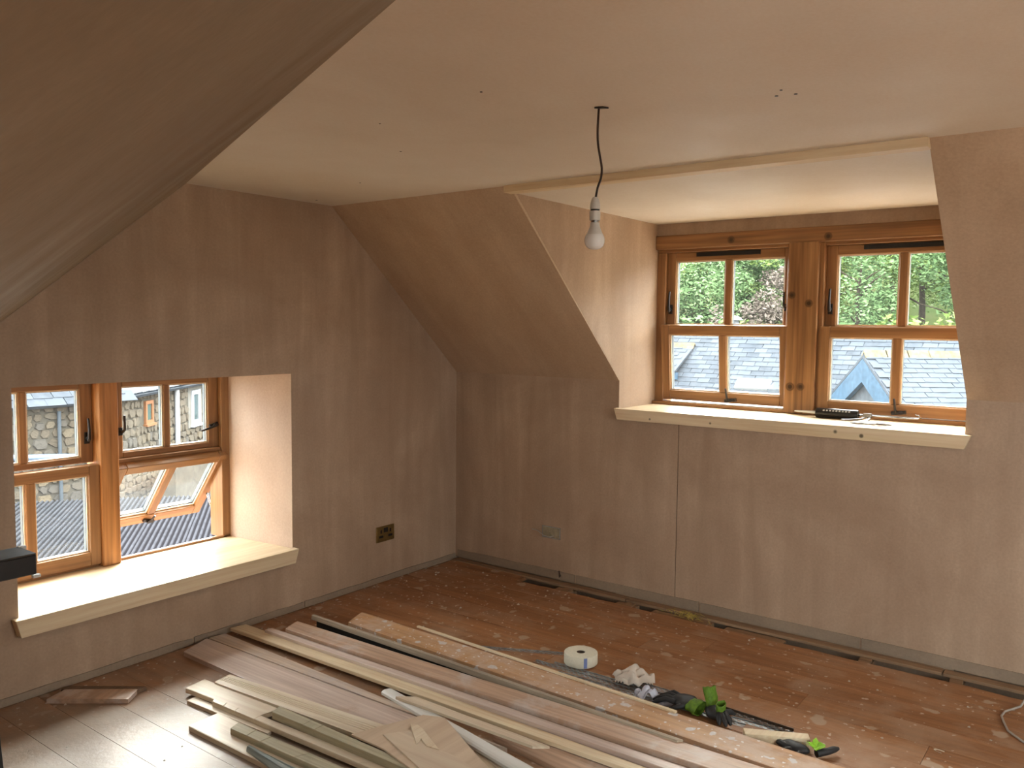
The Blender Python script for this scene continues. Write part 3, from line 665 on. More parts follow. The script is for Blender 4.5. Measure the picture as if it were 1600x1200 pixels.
MB().lathe([(.0199, .001), (.0199, .0485), (.017, .0485), (.017, .001), (.0199, .001)], seg=24).build('core', CARD, T, smooth=40)
m = MB(); aa = [math.radians(a) for a in (222, 226, 230, 234)]
m.add([(.0779 * math.cos(a), .0779 * math.sin(a), z) for a in aa for z in (.002, .048)], [(0, 2, 3, 1), (2, 4, 5, 3), (4, 6, 7, 5)]); m.build('tape_end', TAPEB, T)
def crumple(name, c, sx, sy, hgt, mat, seed, n=16, rot=0, lobes=1.0):
    m = MB(); v = []; f = []
    for i in range(n + 1):
        for j in range(n + 1):
            u = i / n * 2 - 1; w_ = j / n * 2 - 1
            env = max(0, 1 - (u * u + w_ * w_) * .55)
            h = hgt * env * (.55 + lobes * abs(mnoise.noise((u * 1.15 + seed, w_ * 1.15, seed)))) + hgt * .35 * mnoise.noise((u * 2.6 + seed, w_ * 2.6, 1))
            r = 1 + .25 * mnoise.noise((math.atan2(w_, u) * 1.5, seed, 2))
            v.append((u * sx * r, w_ * sy * r, max(.0012, h)))
    for i in range(n):
        for j in range(n):
            if (abs(i - n / 2 + .5) / (n / 2)) ** 2 + (abs(j - n / 2 + .5) / (n / 2)) ** 2 < 1.25: f.append((i * (n + 1) + j, (i + 1) * (n + 1) + j, (i + 1) * (n + 1) + j + 1, i * (n + 1) + j + 1))
    m.add(v, f); o = m.build(name, mat, smooth=50); o.location = c; o.rotation_euler[2] = rot
    s_ = o.modifiers.new('thick', 'SOLIDIFY'); s_.thickness = .001; s_.offset = 1
    return o
tag(crumple('paper_scrap', (-1.02, -1.90, .008), .085, .055, .065, PAPER, 3.1, rot=-.9, lobes=1.5), 'crumpled scrap of brown paper on the metal beads', 'paper')
tag(crumple('plastic_scrap', (-1.122, -2.02, .006), .05, .03, .055, FILM, 8.3, rot=-1.0), 'wisp of thin clear plastic film beside the paper scrap', 'plastic')
tag(crumple('plastic_scrap', (-1.115, -2.13, .006), .06, .022, .012, FILM, 5.7, rot=-1.2), 'flat grey plastic scrap between the film and the gloves', 'plastic')
def finger(parent, pts, r, mat=RUBBER):
    n = len(pts); MB().tube(pts, [r * (1 - .25 * i / (n - 1)) for i in range(n - 1)] + [r * .45], 9).build('finger', mat, parent, smooth=60)
def cuff(parent, c, ax, r, ln, mat, seed, flat=.6):
    c = Vector(c); ax = Vector(ax).normalized(); m = MB(); sg = 20; q = Vector((0, 0, 1)).rotation_difference(ax); v = []; f = []; n = 7
    for i in range(n):
        for k in range(sg):
            th = 2 * math.pi * k / sg
            rr = r * (1 + .12 * i / n + .22 * mnoise.noise((math.cos(th) * 1.6 + seed, math.sin(th) * 1.6, i * .35)))
            v.append(c + q @ Vector((rr * math.cos(th), rr * flat * math.sin(th), ln * i / (n - 1) + .012 * mnoise.noise((th, seed, i)))))
    for i in range(n - 1):
        for k in range(sg): f.append((i * sg + k, i * sg + (k + 1) % sg, (i + 1) * sg + (k + 1) % sg, (i + 1) * sg + k))
    o = m.add(v, f).build('cuff', mat, parent, smooth=60); s_ = o.modifiers.new('thick', 'SOLIDIFY'); s_.thickness = .002
    return o
def palm(parent, c, ax, sx, sy, sz, mat, seed):
    ax = Vector(ax).normalized(); q = Vector((1, 0, 0)).rotation_difference(ax); m = MB(); v = []; nu, nv = 12, 16
    for i in range(nu + 1):
        ph = math.pi * i / nu
        for k in range(nv):
            th = 2 * math.pi * k / nv
            p = Vector((-math.cos(ph) * sx, math.sin(ph) * math.cos(th) * sy, math.sin(ph) * math.sin(th) * sz)); p *= 1 + .22 * mnoise.noise(p * 38 + Vector((seed, 0, 0)))
            v.append(Vector(c) + q @ p)
    m.add(v, [(i * nv + k, i * nv + (k + 1) % nv, (i + 1) * nv + (k + 1) % nv, (i + 1) * nv + k) for i in range(nu) for k in range(nv)])
    return m.build('palm', mat, parent, smooth=60)
g1 = empty('work_glove', (-1.10, -2.18, .004), 'black and green work glove lying flat behind the splattered board end', 'glove', 'work gloves')
palm(g1, (0, 0, .028), (.1, -1, 0), .055, .045, .022, RUBBER, 1)
cuff(g1, (-.012, -.03, .028), (-.25, -1, .0), .036, .05, GLOVEG, 2.2, .6)
for i, (dx, l) in enumerate(((-.032, .06), (-.012, .07), (.01, .066), (.03, .055))): finger(g1, [(dx, .03, .028), (dx * 1.2, .05 + l * .3, .034), (dx * 1.35 - .01, .04 + l, .02), (dx * 1.4 - .02, .045 + l * 1.15, .012)], .0115)
finger(g1, [(-.035, -.01, .025), (-.06, .01, .022), (-.07, .035, .013)], .012)
g2 = empty('work_glove', (-1.085, -2.29, .004), 'green and black work glove with its cuff standing up beside the beads', 'glove', 'work gloves')
palm(g2, (-.03, -.03, .03), (-.6, -.7, 0), .05, .042, .024, RUBBER, 5)
cuff(g2, (-.008, -.008, .03), (.25, .35, 1), .036, .082, GLOVEG, 6.1, .55)
cuff(g2, (-.035, -.05, .02), (-.1, -.1, 1), .026, .055, GLOVEG, 9.1, .6)
for i, (a, l) in enumerate(((-2.7, .06), (-2.35, .075), (-2.0, .07), (-1.7, .055))):
    d = Vector((math.cos(a), math.sin(a), 0)); b0 = Vector((-.04, -.045, .03))
    finger(g2, [b0, b0 + d * l * .5 + Vector((0, 0, .012)), b0 + d * l * .9 - Vector((0, 0, .006)), b0 + d * l - Vector((0, 0, .017))], .0115)
finger(g2, [(-.02, -.05, .03), (.015, -.075, .025), (.03, -.085, .013)], .012)
g3 = empty('work_glove', (-1.165, -2.70, .002), 'black glove with a bright lime palm crumpled beside the timber block', 'glove', 'work gloves')
palm(g3, (-.018, .045, .022), (.2, 1, 0), .05, .034, .02, RUBBER, 11)
finger(g3, [(-.01, -.03, .018), (.03, -.06, .02), (.055, -.075, .022), (.075, -.083, .02)], .014)
finger(g3, [(-.03, .06, .02), (-.02, .10, .024), (.0, .125, .018)], .014)
finger(g3, [(.0, .05, .02), (.02, .09, .022), (.035, .11, .014)], .013)
finger(g3, [(-.03, .03, .02), (-.05, .06, .022), (-.055, .085, .014)], .012)
finger(g3, [(-.02, .02, .018), (-.055, .02, .018), (-.07, .03, .013)], .012)
m = MB()
for k in range(6):
    a = k * 1.05 + .3; d = Vector((math.cos(a), math.sin(a), 0)); s_ = Vector((-d.y, d.x, 0)); b0 = Vector((.0, -.025, .03)); l = R.uniform(.026, .045)
    m.add([b0 - s_ * .010, b0 + s_ * .010, b0 + d * l * .6 + s_ * .012 + Vector((0, 0, .018)), b0 + d * l + Vector((0, 0, .022 - .012 * (k % 2))), b0 + d * l * .6 - s_ * .012 + Vector((0, 0, .012))], [(0, 1, 2, 4), (2, 3, 4)])
o = m.build('lime_lining', LIME, g3); s_ = o.modifiers.new('thick', 'SOLIDIFY'); s_.thickness = .002
# loop of cable, curl of shaving, wool tuft, coiled flex at the wall
o = MB().tube([(-.10, -3.33, .09), (-.16, -3.30, .05), (-.249, -3.275, .012), (-.325, -3.228, .006), (-.380, -3.222, .006), (-.43, -3.235, .006), (-.507, -3.259, .006), (-.574, -3.318, .006), (-.63, -3.42, .006), (-.60, -3.56, .006), (-.45, -3.62, .006)], .0045, 8).build('cable_loop', CABLEG, smooth=60)
tag(o, 'loop of grey cable on the floor at the right wall', 'cable')
o = MB().tube([(-.858 + .022 * math.cos(a), -3.092 + .03 * math.sin(a), .004 + .012 * math.sin(a * .5)) for a in (0, .5, 1, 1.5, 2, 2.5, 3)], .004, 6, flat=.25).build('wood_shaving', SHAVE, smooth=60)
tag(o, 'small pale curled wood shaving alone on the brown floor', 'shaving')
m = MB()
for _ in range(90):
    x = R.gauss(-.10, .02); y = R.gauss(-1.74, .05); a = R.random() * 6; l = R.uniform(.01, .028); zz = R.uniform(.002, .02)
    m.tube([(x, y, zz), (x + l * math.cos(a), y + l * math.sin(a), zz + R.uniform(-.002, .014)), (x + 1.6 * l * math.cos(a + .5), y + 1.6 * l * math.sin(a + .5), max(.002, zz - .004))], .0009, 3)
o = m.build('insulation_tuft', WOOL); tag(o, 'tuft of yellow insulation fibre in the floor gap by the right wall', 'insulation', kind='stuff')
# sockets on the walls
so = empty('double_socket', (-.657, 0, .294), 'brass double power socket on the gable wall near the corner', 'socket')
MB().box((-.074, -.008, -.0475), (.074, .001, .0475)).build('plate', BRASS, so, bevel=.003)
for s_ in (-.038, .038):
    MB().box((s_ - .006, -.0088, .006), (s_ + .006, -.0075, .026)).build('pin_slot', BLACKI, so)
    MB().box((s_ - .017, -.0088, -.022), (s_ + .017, -.0075, -.008)).build('pin_slot', BLACKI, so)
MB().box((-.017, -.0105, .008), (.017, -.0075, .036)).build('rocker_switch', BLACKI, so, bevel=.001)
bb = empty('blank_box', (0, -.77, .293), 'unfinished wiring box with a cable tail on the right wall', 'box')
m = MB(); 
for a, b in (((-.004, -.066, -.036), (.03, .066, -.031)), ((-.004, -.066, .031), (.03, .066, .036)), ((-.004, -.066, -.036), (.03, -.061, .036)), ((-.004, .061, -.036), (.03, .066, .036))): m.box(a, b)
m.build('box_rim', GALV, bb)
MB().box((-.003, -.061, -.031), (.0, .061, .031)).build('plaster_fill', plain('box_fill', (.30, .25, .16), .8, var=.4, scale=25), bb)
MB().tube([(-.003, -.02, -.018), (-.02, .005, -.026), (-.022, .045, -.02), (-.018, .09, .002), (-.022, .13, .006)], .0035, 6).build('cable_tail', CABLEG, bb, smooth=60)
o = MB().tube([(.002, -.845, .03), (-.018, -.846, .05), (-.03, -.85, .075), (-.028, -.852, .035)], .004, 6).build('cable_stub', FLEX, smooth=60); tag(o, 'dark cable stub poking out at the foot of the right wall', 'cable')

# ------------------------------------------------------------------ pendant lamp
pl = empty('pendant_lamp', (-2.03, -2.284, H), 'bare bulb hanging from the ceiling on a dark flex', 'lamp')
rv = Vector((.6, -.8, 0)); k_ = .00186
m = MB(); m.prism([rv * -.012 + Vector((0, 0, -.001)), rv * .004 + Vector((.006, .004, -.001)), rv * .03 + Vector((0, 0, -.001)), rv * .012 + Vector((-.008, -.006, -.001))], (0, 0, -.004)); m.build('ceiling_hole_cover', BLACKI, pl)
cp = [rv * ((x - 933) * k_) + Vector((0, 0, -(y - 167) * k_)) for x, y in ((934, 165), (933, 185), (932.5, 205), (933.5, 225), (937, 245), (940, 262), (939, 278), (934, 293), (931, 310))]
sp = []
for i in range(len(cp) - 1):
    p0, p1, p2, p3 = cp[max(i - 1, 0)], cp[i], cp[i + 1], cp[min(i + 2, len(cp) - 1)]
    for t_ in (0, .25, .5, .75): sp.append(.5 * ((2 * p1) + (p2 - p0) * t_ + (2 * p0 - 5 * p1 + 4 * p2 - p3) * t_ ** 2 + (3 * p1 - p0 - 3 * p2 + p3) * t_ ** 3))
sp.append(cp[-1]); MB().tube(sp, .0034, 8).build('flex', FLEX, pl, smooth=60)
bc = rv * (-2.5 * k_); zt = -.262
def L(prof, name, mat): return MB().lathe([(r, z) for r, z in prof], bc + Vector((0, 0, zt)), 24).build(name, mat, pl, smooth=45)
L([(.004, 0), (.008, -.001), (.0115, -.008), (.0145, -.020), (.0155, -.030), (.0155, -.036), (.0, -.036)], 'holder_cap', WHITEPL)
L([(.0, -.0355), (.0135, -.0355), (.0135, -.0415), (.0, -.0415)], 'holder_ring', BLACKI)
L([(.0, -.041), (.0155, -.041), (.016, -.043), (.016, -.066), (.0155, -.068), (.0, -.068)], 'holder_skirt', WHITEPL)
L([(.0, -.0675), (.0115, -.0675), (.0115, -.076), (.0, -.076)], 'bulb_cap', CHROME)
L([(.0, -.075), (.0135, -.075), (.0145, -.085), (.018, -.095), (.0225, -.106), (.0255, -.110)], 'bulb_base', WHITEPL)
L([(.0255, -.110), (.0285, -.116), (.030, -.124), (.0295, -.133), (.026, -.143), (.019, -.150), (.010, -.1535), (.0, -.1545)], 'bulb_globe', WHITEB)

# ------------------------------------------------------------------ tools on the dormer sill
sg = empty('sealant_gun', (.30, -2.35, 1.0862), 'black sealant gun with a white nozzle lying on the dormer sill', 'tool')
MB().lathe([(.0, .105), (.024, .105), (.026, .1), (.026, -.1), (.024, -.105), (.0, -.105)], (0, 0, .0265), 24, (0, 1, 0)).build('barrel', BLACKP, sg, smooth=40)
MB().lathe([(.0085, 0), (.006, .045), (.003, .115), (.0, .117)], (0, .105, .0265), 14, (0, 1, 0)).build('nozzle', WHITEPL, sg, smooth=50)
m = MB()
for i in range(9):
    y = .062 - i * .016; th = math.radians(150); 
    m.obox((-.0263 * math.cos(math.radians(38)), y, .0265 + .0263 * math.sin(math.radians(38))), (.0003, 0, .0004), (0, .0045, 0), (-.0022, 0, .0028) if 0 else (.0026, 0, .0033))
m.build('label_print', WHITEPL, sg)
m = MB(); m.tube([(0, -.105, .0265), (0, -.14, .0265)], .006, 10); m.obox((0, -.15, .027), (.012, 0, 0), (0, .02, 0), (0, 0, .012)); m.build('yoke', CHROME, sg, smooth=40, bevel=.001)
MB().tube([(0, -.14, .027), (0, -.36, .027), (0, -.385, .028), (.004, -.395, .034), (.006, -.388, .044), (.006, -.372, .047)], .0032, 8).build('thrust_rod', CHROME, sg, smooth=60)
MB().tube([(-.004, -.15, .022), (-.035, -.13, .012), (-.075, -.085, .008), (-.10, -.05, .008)], [.007, .007, .007, .006], 8, flat=.7).build('trigger', CHROME, sg, smooth=60)
MB().tube([(-.006, -.16, .02), (-.04, -.165, .012), (-.085, -.16, .008), (-.12, -.15, .008)], [.008, .009, .009, .007], 8, flat=.7).build('handle', CHROME, sg, smooth=60)
pr_ = empty('pliers', (.13, -2.60, 1.0862), 'small grey steel pliers lying open beside the sealant gun', 'pliers')
MB().tube([(0, .01, .007), (-.03, .05, .007), (-.035, .09, .007), (-.03, .13, .007)], [.006, .007, .007, .005], 8, flat=.8).build('handle', GALVD, pr_, smooth=60)
MB().tube([(0, .01, .008), (.02, .055, .007), (.03, .09, .007), (.02, .13, .007)], [.006, .007, .007, .005], 8, flat=.8).build('handle', GALVD, pr_, smooth=60)
MB().tube([(0, .015, .008), (-.004, -.03, .008), (-.006, -.055, .008)], [.010, .008, .004], 8, flat=.7).build('jaw', GALVD, pr_, smooth=60)
MB().tube([(.003, .015, .008), (.008, -.03, .008), (.004, -.055, .008)], [.010, .008, .004], 8, flat=.7).build('jaw', GALVD, pr_, smooth=60)

# ------------------------------------------------------------------ black trestle end at the left
tr = empty('sawhorse', (-3.15, -.68, 0), 'black sawhorse whose beam end shows in front of the gable window', 'sawhorse')
MB().box((-.08, -.065, .73), (.185, .06, .795)).build('beam', BLACKP, tr, bevel=.003)
MB().box((-.08, -.064, .795), (.183, .06, .80)).build('beam_top', BLACKDUST, tr)
for sx in (-.04, .02):
    for sy in (-1, 1): MB().tube([(sx, sy * .03, .735), (sx * 2 - .02, sy * .17, .0)], [.017, .017], 8).build('leg', BLACKP, tr, smooth=40)
for y, z in ((.055, .803), (-.045, .725)): MB().obox((.19, y, z - .006), (.012, 0, 0), (0, .008, 0), (0, 0, .005)).build('end_clip', WHITEPL, tr, bevel=.001)

# ------------------------------------------------------------------ outside
yard = box('ground', (-60, 90, -3.7), (120, -60, -3.5), GRAVEL); tag(yard, 'gravel yard between the buildings', kind=S)
m = MB(); v = []; nx, ny = 40, 44
for i in range(nx + 1):
    for j in range(ny + 1):
        x = 22 + i * 2.2; y = -45 + j * 2.6
        v.append((x, y, -3.5 + max(0, x - 23) * .36 * (1 - .1 * mnoise.noise((x * .06, y * .06, 0))) + 1.2 * mnoise.noise((x * .11, y * .11, 3))))
m.add(v, [(i * (ny + 1) + j, (i + 1) * (ny + 1) + j, (i + 1) * (ny + 1) + j + 1, i * (ny + 1) + j + 1) for i in range(nx) for j in range(ny)])
hill = m.build('hill', GRASS, smooth=60); tag(hill, 'steep rough grass hillside behind the slate roof', kind=S)

def slate_mesh(w_, h_, t_=.014):
    m = MB(); j = lambda: R.uniform(-.012, .012)
    m.add([(-w_ / 2 + .004, -h_ / 2 + j() * .4, 0), (w_ / 2 - .004, -h_ / 2 + j() * .4, 0), (w_ / 2 - .004, h_ / 2, 0), (-w_ / 2 + .004, h_ / 2, 0),
           (-w_ / 2 + .005, -h_ / 2 + j(), t_), (w_ / 2 - .005, -h_ / 2 + j(), t_), (w_ / 2 - .004, h_ / 2, t_), (-w_ / 2 + .004, h_ / 2, t_)],
          [(4, 5, 6, 7), (0, 1, 5, 4), (1, 2, 6, 5), (2, 3, 7, 6), (3, 0, 4, 7)])
    return m.mesh('slate', SLATE)
def slated(parent, o, eu, ev, nu, nvv, w_, e_, part, seed=0):
    """courses of slates: o = top left corner, eu along the course, ev down the slope; part(i,j) says which are single parts"""
    rr = random.Random(seed); eu = Vector(eu).normalized(); ev = Vector(ev).normalized(); nn = eu.cross(-ev); nn = nn if nn.z > 0 else -nn
    ms = [slate_mesh(w_, e_ * 1.5) for _ in range(5)]; mb = MB()
    M0 = Matrix((eu, -ev, nn)).transposed() if eu.cross(-ev).dot(nn) > 0 else Matrix((-eu, -ev, nn)).transposed()
    for j in range(nvv):
        for i in range(nu):
            c = Vector(o) + eu * ((i + .5 + (.5 if j % 2 else 0)) * w_ + rr.uniform(-.006, .006)) + ev * ((j + .5) * e_ - e_ * .25) + nn * .012
            M = M0.to_4x4(); tilt = Matrix.Rotation(-math.atan2(.016, e_ * 1.5) + rr.uniform(-.012, .012), 4, 'X') @ Matrix.Rotation(rr.uniform(-.015, .015), 4, 'Y') @ Matrix.Rotation(rr.uniform(-.012, .012), 4, 'Z')
            MM = Matrix.Translation(c) @ M @ tilt
            me = rr.choice(ms)
            if part(i, j):
                ob_ = bpy.data.objects.new('slate', me); COL.objects.link(ob_); ob_.parent = parent; ob_.matrix_basis = MM
            else: mb.add([MM @ q.co for q in me.vertices], [tuple(p.vertices) for p in me.polygons])
    if mb.v: tag(mb.build('slate_courses', SLATE, parent), kind='stuff')
# slate-roofed building opposite the dormer
nb = empty('slate_building', label='long slate-roofed building with a blue-gabled wing across the yard from the dormer', cat='building')
RX, RZ = 17.0, 1.33; sl40 = math.tan(math.radians(40)); EX = 14.0
MB().prism([(EX, -14, -3.5), (EX + 6, -14, -3.5), (EX + 6, -14, RZ - 3 * sl40), (RX, -14, RZ - .06), (EX, -14, RZ - 3 * sl40 - .06)], (0, 34, 0)).build('wall', HARL, nb)
dn = Vector((-1, 0, -sl40)).normalized(); up_ = Vector((-sl40, 0, 1)).normalized()
MB().prism([(RX, -14.2, RZ - .05), (RX, 20.2, RZ - .05), (EX - .2, 20.2, RZ - 3.2 * sl40 - .05), (EX - .2, -14.2, RZ - 3.2 * sl40 - .05)], up_ * .05).build('roof_slope', SLATE, nb)
MB().prism([(RX, -14.2, RZ - .05), (RX, 20.2, RZ - .05), (RX + 3.2, 20.2, RZ - 3.2 * sl40 - .05), (RX + 3.2, -14.2, RZ - 3.2 * sl40 - .05)], Vector((sl40, 0, 1)).normalized() * .05).build('roof_slope', SLATE, nb)
slated(nb, (RX - .05, 8.2, RZ), (0, -1, 0), dn, 32, 20, .32, .168, lambda i, j: 4 <= i < 28 and 1 <= j < 13, 3)
ridge = MB().prism([(-.13, 0, -.10), (0, 0, .05), (.13, 0, -.10), (.10, 0, -.12), (0, 0, .01), (-.10, 0, -.12)], (0, .44, 0)).mesh('ridge_tile', LICHEN)
for k in range(22): inst('ridge_tile', ridge, nb, (RX, 8.0 - k * .45, RZ + .06), (0, 0, R.uniform(-.01, .01)))
cw = MB(); cw.lathe([(.10, 0), (.10, .22), (.085, .24), (.085, .30), (.19, .30), (.2, .32), (.06, .42), (0, .43)], (RX + .1, 4.98, RZ + .10), 16); cw.build('vent_cowl', plain('cowl_metal', (.12, .125, .125), .5, .3), nb, smooth=40)
q0 = Vector((15.55, 3.85, .11)); MB().obox(q0 + up_ * .07, (0, .42, 0), dn * .17, up_ * .06).build('roof_light', plain('rooflight_white', (.2, .21, .21), .35), nb, bevel=.01)
MB().obox(q0 + up_ * .133, (0, .37, 0), dn * .13, up_ * .003).build('roof_light_pane', plain('rooflight_glass', (.30, .33, .35), .15, var=.05), nb)
MB().lathe([(.17, -.1), (.17, .05), (.02, .2), (0, .2)], (15.45, 3.3, .05), 12).build('vent_cowl', LEADP, nb, smooth=30)
# small dormer at the left of that roof
ld = empty('small_dormer', (15.9, 6.35, 0)); ld.parent = nb
MB().box((-.35, -.42, -.9), (1.0, 1.6, .30)).build('wall', HARL, ld)
MB().box((-.42, -.50, .20), (-.36, 1.7, .38)).build('fascia', BLUEP, ld)
MB().prism([(.62, -.50, 1.0), (.62, 1.7, 1.0), (-.44, 1.7, .38), (-.44, -.46, .38)], Vector((-.5, 0, .86)) * .05).build('roof_slope', SLATE, ld)
e = Vector((-1.06, 0, -.62)); slated(ld, (.62, 1.7, 1.03), (0, -1, 0), e, 6, 7, .32, .17, lambda i, j: False, 5)
for k in range(5): inst('ridge_tile', ridge, ld, (.62, 1.26 - k * .44, 1.08))
# blue gabled wing in front of the roof
bw = empty('gabled_wing', (13.2, .657, 0)); bw.parent = nb
GD = Vector((.6, -.8, 0)); GS = Vector((.8, .6, 0)); az = .943; hw = 1.82; hh = 1.01
apex = Vector((0, 0, az)); fL = apex + GS * hw - Vector((0, 0, hh)); fR = apex - GS * hw - Vector((0, 0, hh))
MB().prism([apex - Vector((0, 0, .1)), fL + Vector((0, 0, 0)), Vector((fL.x, fL.y, -3.5)), Vector((fR.x, fR.y, -3.5)), fR], GD * 5.8).build('wall', plain('wing_render', (.05, .055, .06), .85, var=.3, scale=5, spec=.03), bw)
for s_, ft in ((1, fL), (-1, fR)):
    ed = (ft - apex).normalized(); pu = Vector((0, 0, 1)); 
    a0 = apex - GD * .12 + Vector((0, 0, .02)); b0 = ft + ed * .25 - GD * .12 + Vector((0, 0, .02)); dn_ = Vector((0, 0, -.40))
    MB().prism([a0, b0, b0 + dn_, a0 + dn_ * 1.15], GD * .1).build('bargeboard', BLUEP, bw)
    MB().prism([a0 + Vector((0, 0, .01)), b0 + Vector((0, 0, .01)), b0 + GD * 5.9, a0 + GD * 5.9], Vector((0, 0, .06))).build('roof_slope', SLATE, bw)
slated(bw, apex - GD * .1 + Vector((0, 0, .085)), GD, (fR - apex), 18, 14, .32, .168, lambda i, j: False, 9)
ang = math.atan2(GD.y, GD.x) - math.pi / 2
for k in range(14): inst('ridge_tile', ridge, bw, apex + GD * (.42 * k - .1) + Vector((0, 0, .14)), (0, 0, ang))

# rubble-walled buildings and sheds opposite the gable
def stone_meshes():
    out = []
    for k in range(8):
        n = R.choice((5, 6, 6, 7)); m = MB(); pts = []
        for i in range(n):
            a = 2 * math.pi * i / n + R.uniform(-.25, .25); c, s_ = math.cos(a), math.sin(a); e_ = 1 / max(abs(c), abs(s_)) * R.uniform(.82, .98)
            pts.append((.5 * c * e_, .5 * s_ * e_))
        v = [(x, 0, z) for x, z in pts] + [(x * .86, -1, z * .84) for x, z in pts]
        m.add(v, [tuple(range(n, 2 * n))] + [(i, (i + 1) % n, n + (i + 1) % n, n + i) for i in range(n)])
        out.append(m.mesh('stone', STONE))
    return out
STM = stone_meshes()
def rubble(parent, o, d, x0, x1, z0, z1, part, skip=(), course=.19, limit=300):
    o = Vector(o); d = Vector(d).normalized(); ang = math.atan2(d.y, d.x); z = z0; cnt = 0; mb = MB()
    while z < z1 - .05:
        h = R.uniform(.8, 1.25) * course; x = x0 + R.uniform(-.2, 0)
        while x < x1:
            w_ = R.uniform(.7, 1.9) * course
            cx, cz = x + w_ / 2, z + h / 2 + R.uniform(-.02, .02)
            if not any(a - w_ * .4 < cx < b + w_ * .4 and c - h * .3 < cz < e_ + h * .3 for a, b, c, e_ in skip):
                M = Matrix.Translation(o + d * cx + Vector((0, 0, cz))) @ Matrix.Rotation(ang, 4, 'Z') @ Matrix.Diagonal((w_ * 1.06, R.uniform(.02, .05), h * 1.06, 1)) @ Matrix.Rotation(R.choice((0, math.pi)), 4, 'Y')
                me = R.choice(STM)
                if part(cx, cz) and cnt < limit:
                    ob_ = bpy.data.objects.new('stone', me); COL.objects.link(ob_); ob_.parent = parent; ob_.matrix_basis = M; cnt += 1
                else: mb.add([M @ q.co for q in me.vertices], [tuple(p.vertices) for p in me.polygons])
            x += w_
        z += h
    if mb.v: tag(mb.build('rubble_courses', STONE, parent), kind='stuff')
# left range: wall along x at y = 11.5
lb = empty('stone_steading', label='rubble stone building with a grey downpipe and small windows outside the gable window', cat='building')
MB().box((-8, 11.5, -3.5), (3.65, 16, .10)).build('wall', MORTAR, lb)
rubble(lb, (0, 11.5, 0), (1, 0, 0), 1.0, 3.65, -2.4, .05, lambda x, z: 2.0 < x and z > -1.6, course=.15, limit=150)
MB().prism([(-8, 11.3, .08), (3.8, 11.3, .08), (3.8, 14.6, 2.7), (-8, 14.6, 2.7)], (0, -.02, .05)).build('roof_slope', SLATE, lb)
MB().prism([(-8, 17.9, .08), (3.8, 17.9, .08), (3.8, 14.6, 2.7), (-8, 14.6, 2.7)], (0, .02, .05)).build('roof_slope', SLATE, lb)
slated(lb, (-.3, 14.5, 2.68), (1, 0, 0), (0, -3.3, -2.62), 13, 22, .32, .19, lambda i, j: j >= 18 and i >= 6, 13)
MB().tube([(2.69, 11.42, -.02), (2.69, 11.42, -2.6)], .032, 10).build('downpipe', LEADP, lb, smooth=40)
MB().tube([(1.0, 11.36, .07), (3.7, 11.36, .09)], .045, 8, flat=.8).build('gutter', LEADP, lb, smooth=40)
bp = MB().tube([(-1, 11.28, -.60), (1.5, 11.28, -.70), (2.6, 11.28, -.80), (3.4, 11.28, -.90)], .055, 12).build('blue_pipe', BLUEPIPE, smooth=50); tag(bp, 'pale blue plastic pipe strapped along the foot of the stone wall', 'pipe')
# right range, turned away
D2 = Vector((.8, .6, 0)); N2 = Vector((.6, -.8, 0)); P0 = Vector((3.6, 11.66, 0))
rb = lb
MB().prism([P0 + Vector((0, 0, -3.5)), P0 + D2 * 9 + Vector((0, 0, -3.5)), P0 + D2 * 9 + Vector((0, 0, .1)), P0 + Vector((0, 0, .1))], -N2 * 4).build('wall', MORTAR, rb)
def u_of(p): return (Vector((p[0], p[1], 0)) - P0).dot(D2)
ua, ub = u_of((4.938, 12.667)), u_of((5.237, 12.891)); va, vb = u_of((6.931, 14.162)), u_of((7.355, 14.479))
holes2 = [(ua - .04, ub + .04, -.60, -.04), (va - .16, vb + .16, -.93, .02)]
rubble(rb, P0, D2, .0, 8.5, -2.6, .05, lambda x, z: .3 < x < 5.6 and z > -1.7, holes2, .16, 150)
def far_window(a, b, z0, z1, fm, gm, fw):
    f_ = MB()
    for p, q, c, e_ in ((a, a + fw, z0, z1), (b - fw, b, z0, z1), (a + fw, b - fw, z1 - fw, z1), (a + fw, b - fw, z0, z0 + fw)):
        f_.prism([P0 + D2 * p + Vector((0, 0, c)), P0 + D2 * q + Vector((0, 0, c)), P0 + D2 * q + Vector((0, 0, e_)), P0 + D2 * p + Vector((0, 0, e_))], N2 * .05)
    fo = f_.build('window', fm, rb)
    MB().prism([P0 + D2 * (a + fw) + Vector((0, 0, z0 + fw)), P0 + D2 * (b - fw) + Vector((0, 0, z0 + fw)), P0 + D2 * (b - fw) + Vector((0, 0, z1 - fw)), P0 + D2 * (a + fw) + Vector((0, 0, z1 - fw))], N2 * .02).build('pane', gm, fo)
    MB().prism([P0 + D2 * (a - .04) + Vector((0, 0, z0 - .05)), P0 + D2 * (b + .04) + Vector((0, 0, z0 - .05)), P0 + D2 * (b + .04) + Vector((0, 0, z0)), P0 + D2 * (a - .04) + Vector((0, 0, z0))], N2 * .09).build('window_sill', fm, fo)
far_window(ua, ub, -.555, -.08, plain('orange_stained_frame', (.17, .07, .026), .5), plain('greenish_glass', (.04, .065, .055), .1), .07)
far_window(va, vb, -.87, -.06, WHITEU, DGLASS, .10)
MB().prism([P0 + D2 * (va - .16) + Vector((0, 0, -.93)), P0 + D2 * (vb + .16) + Vector((0, 0, -.93)), P0 + D2 * (vb + .16) + Vector((0, 0, .02)), P0 + D2 * (va - .16) + Vector((0, 0, .02))], N2 * .012).build('window_surround', HARL, rb)
u0 = u_of((6.13, 13.56)); MB().tube([P0 + D2 * u0 + N2 * .09 + Vector((0, 0, .6)), P0 + D2 * u0 + N2 * .09 + Vector((0, 0, -1.3))], .055, 10).build('downpipe', WHITEU, rb, smooth=40)
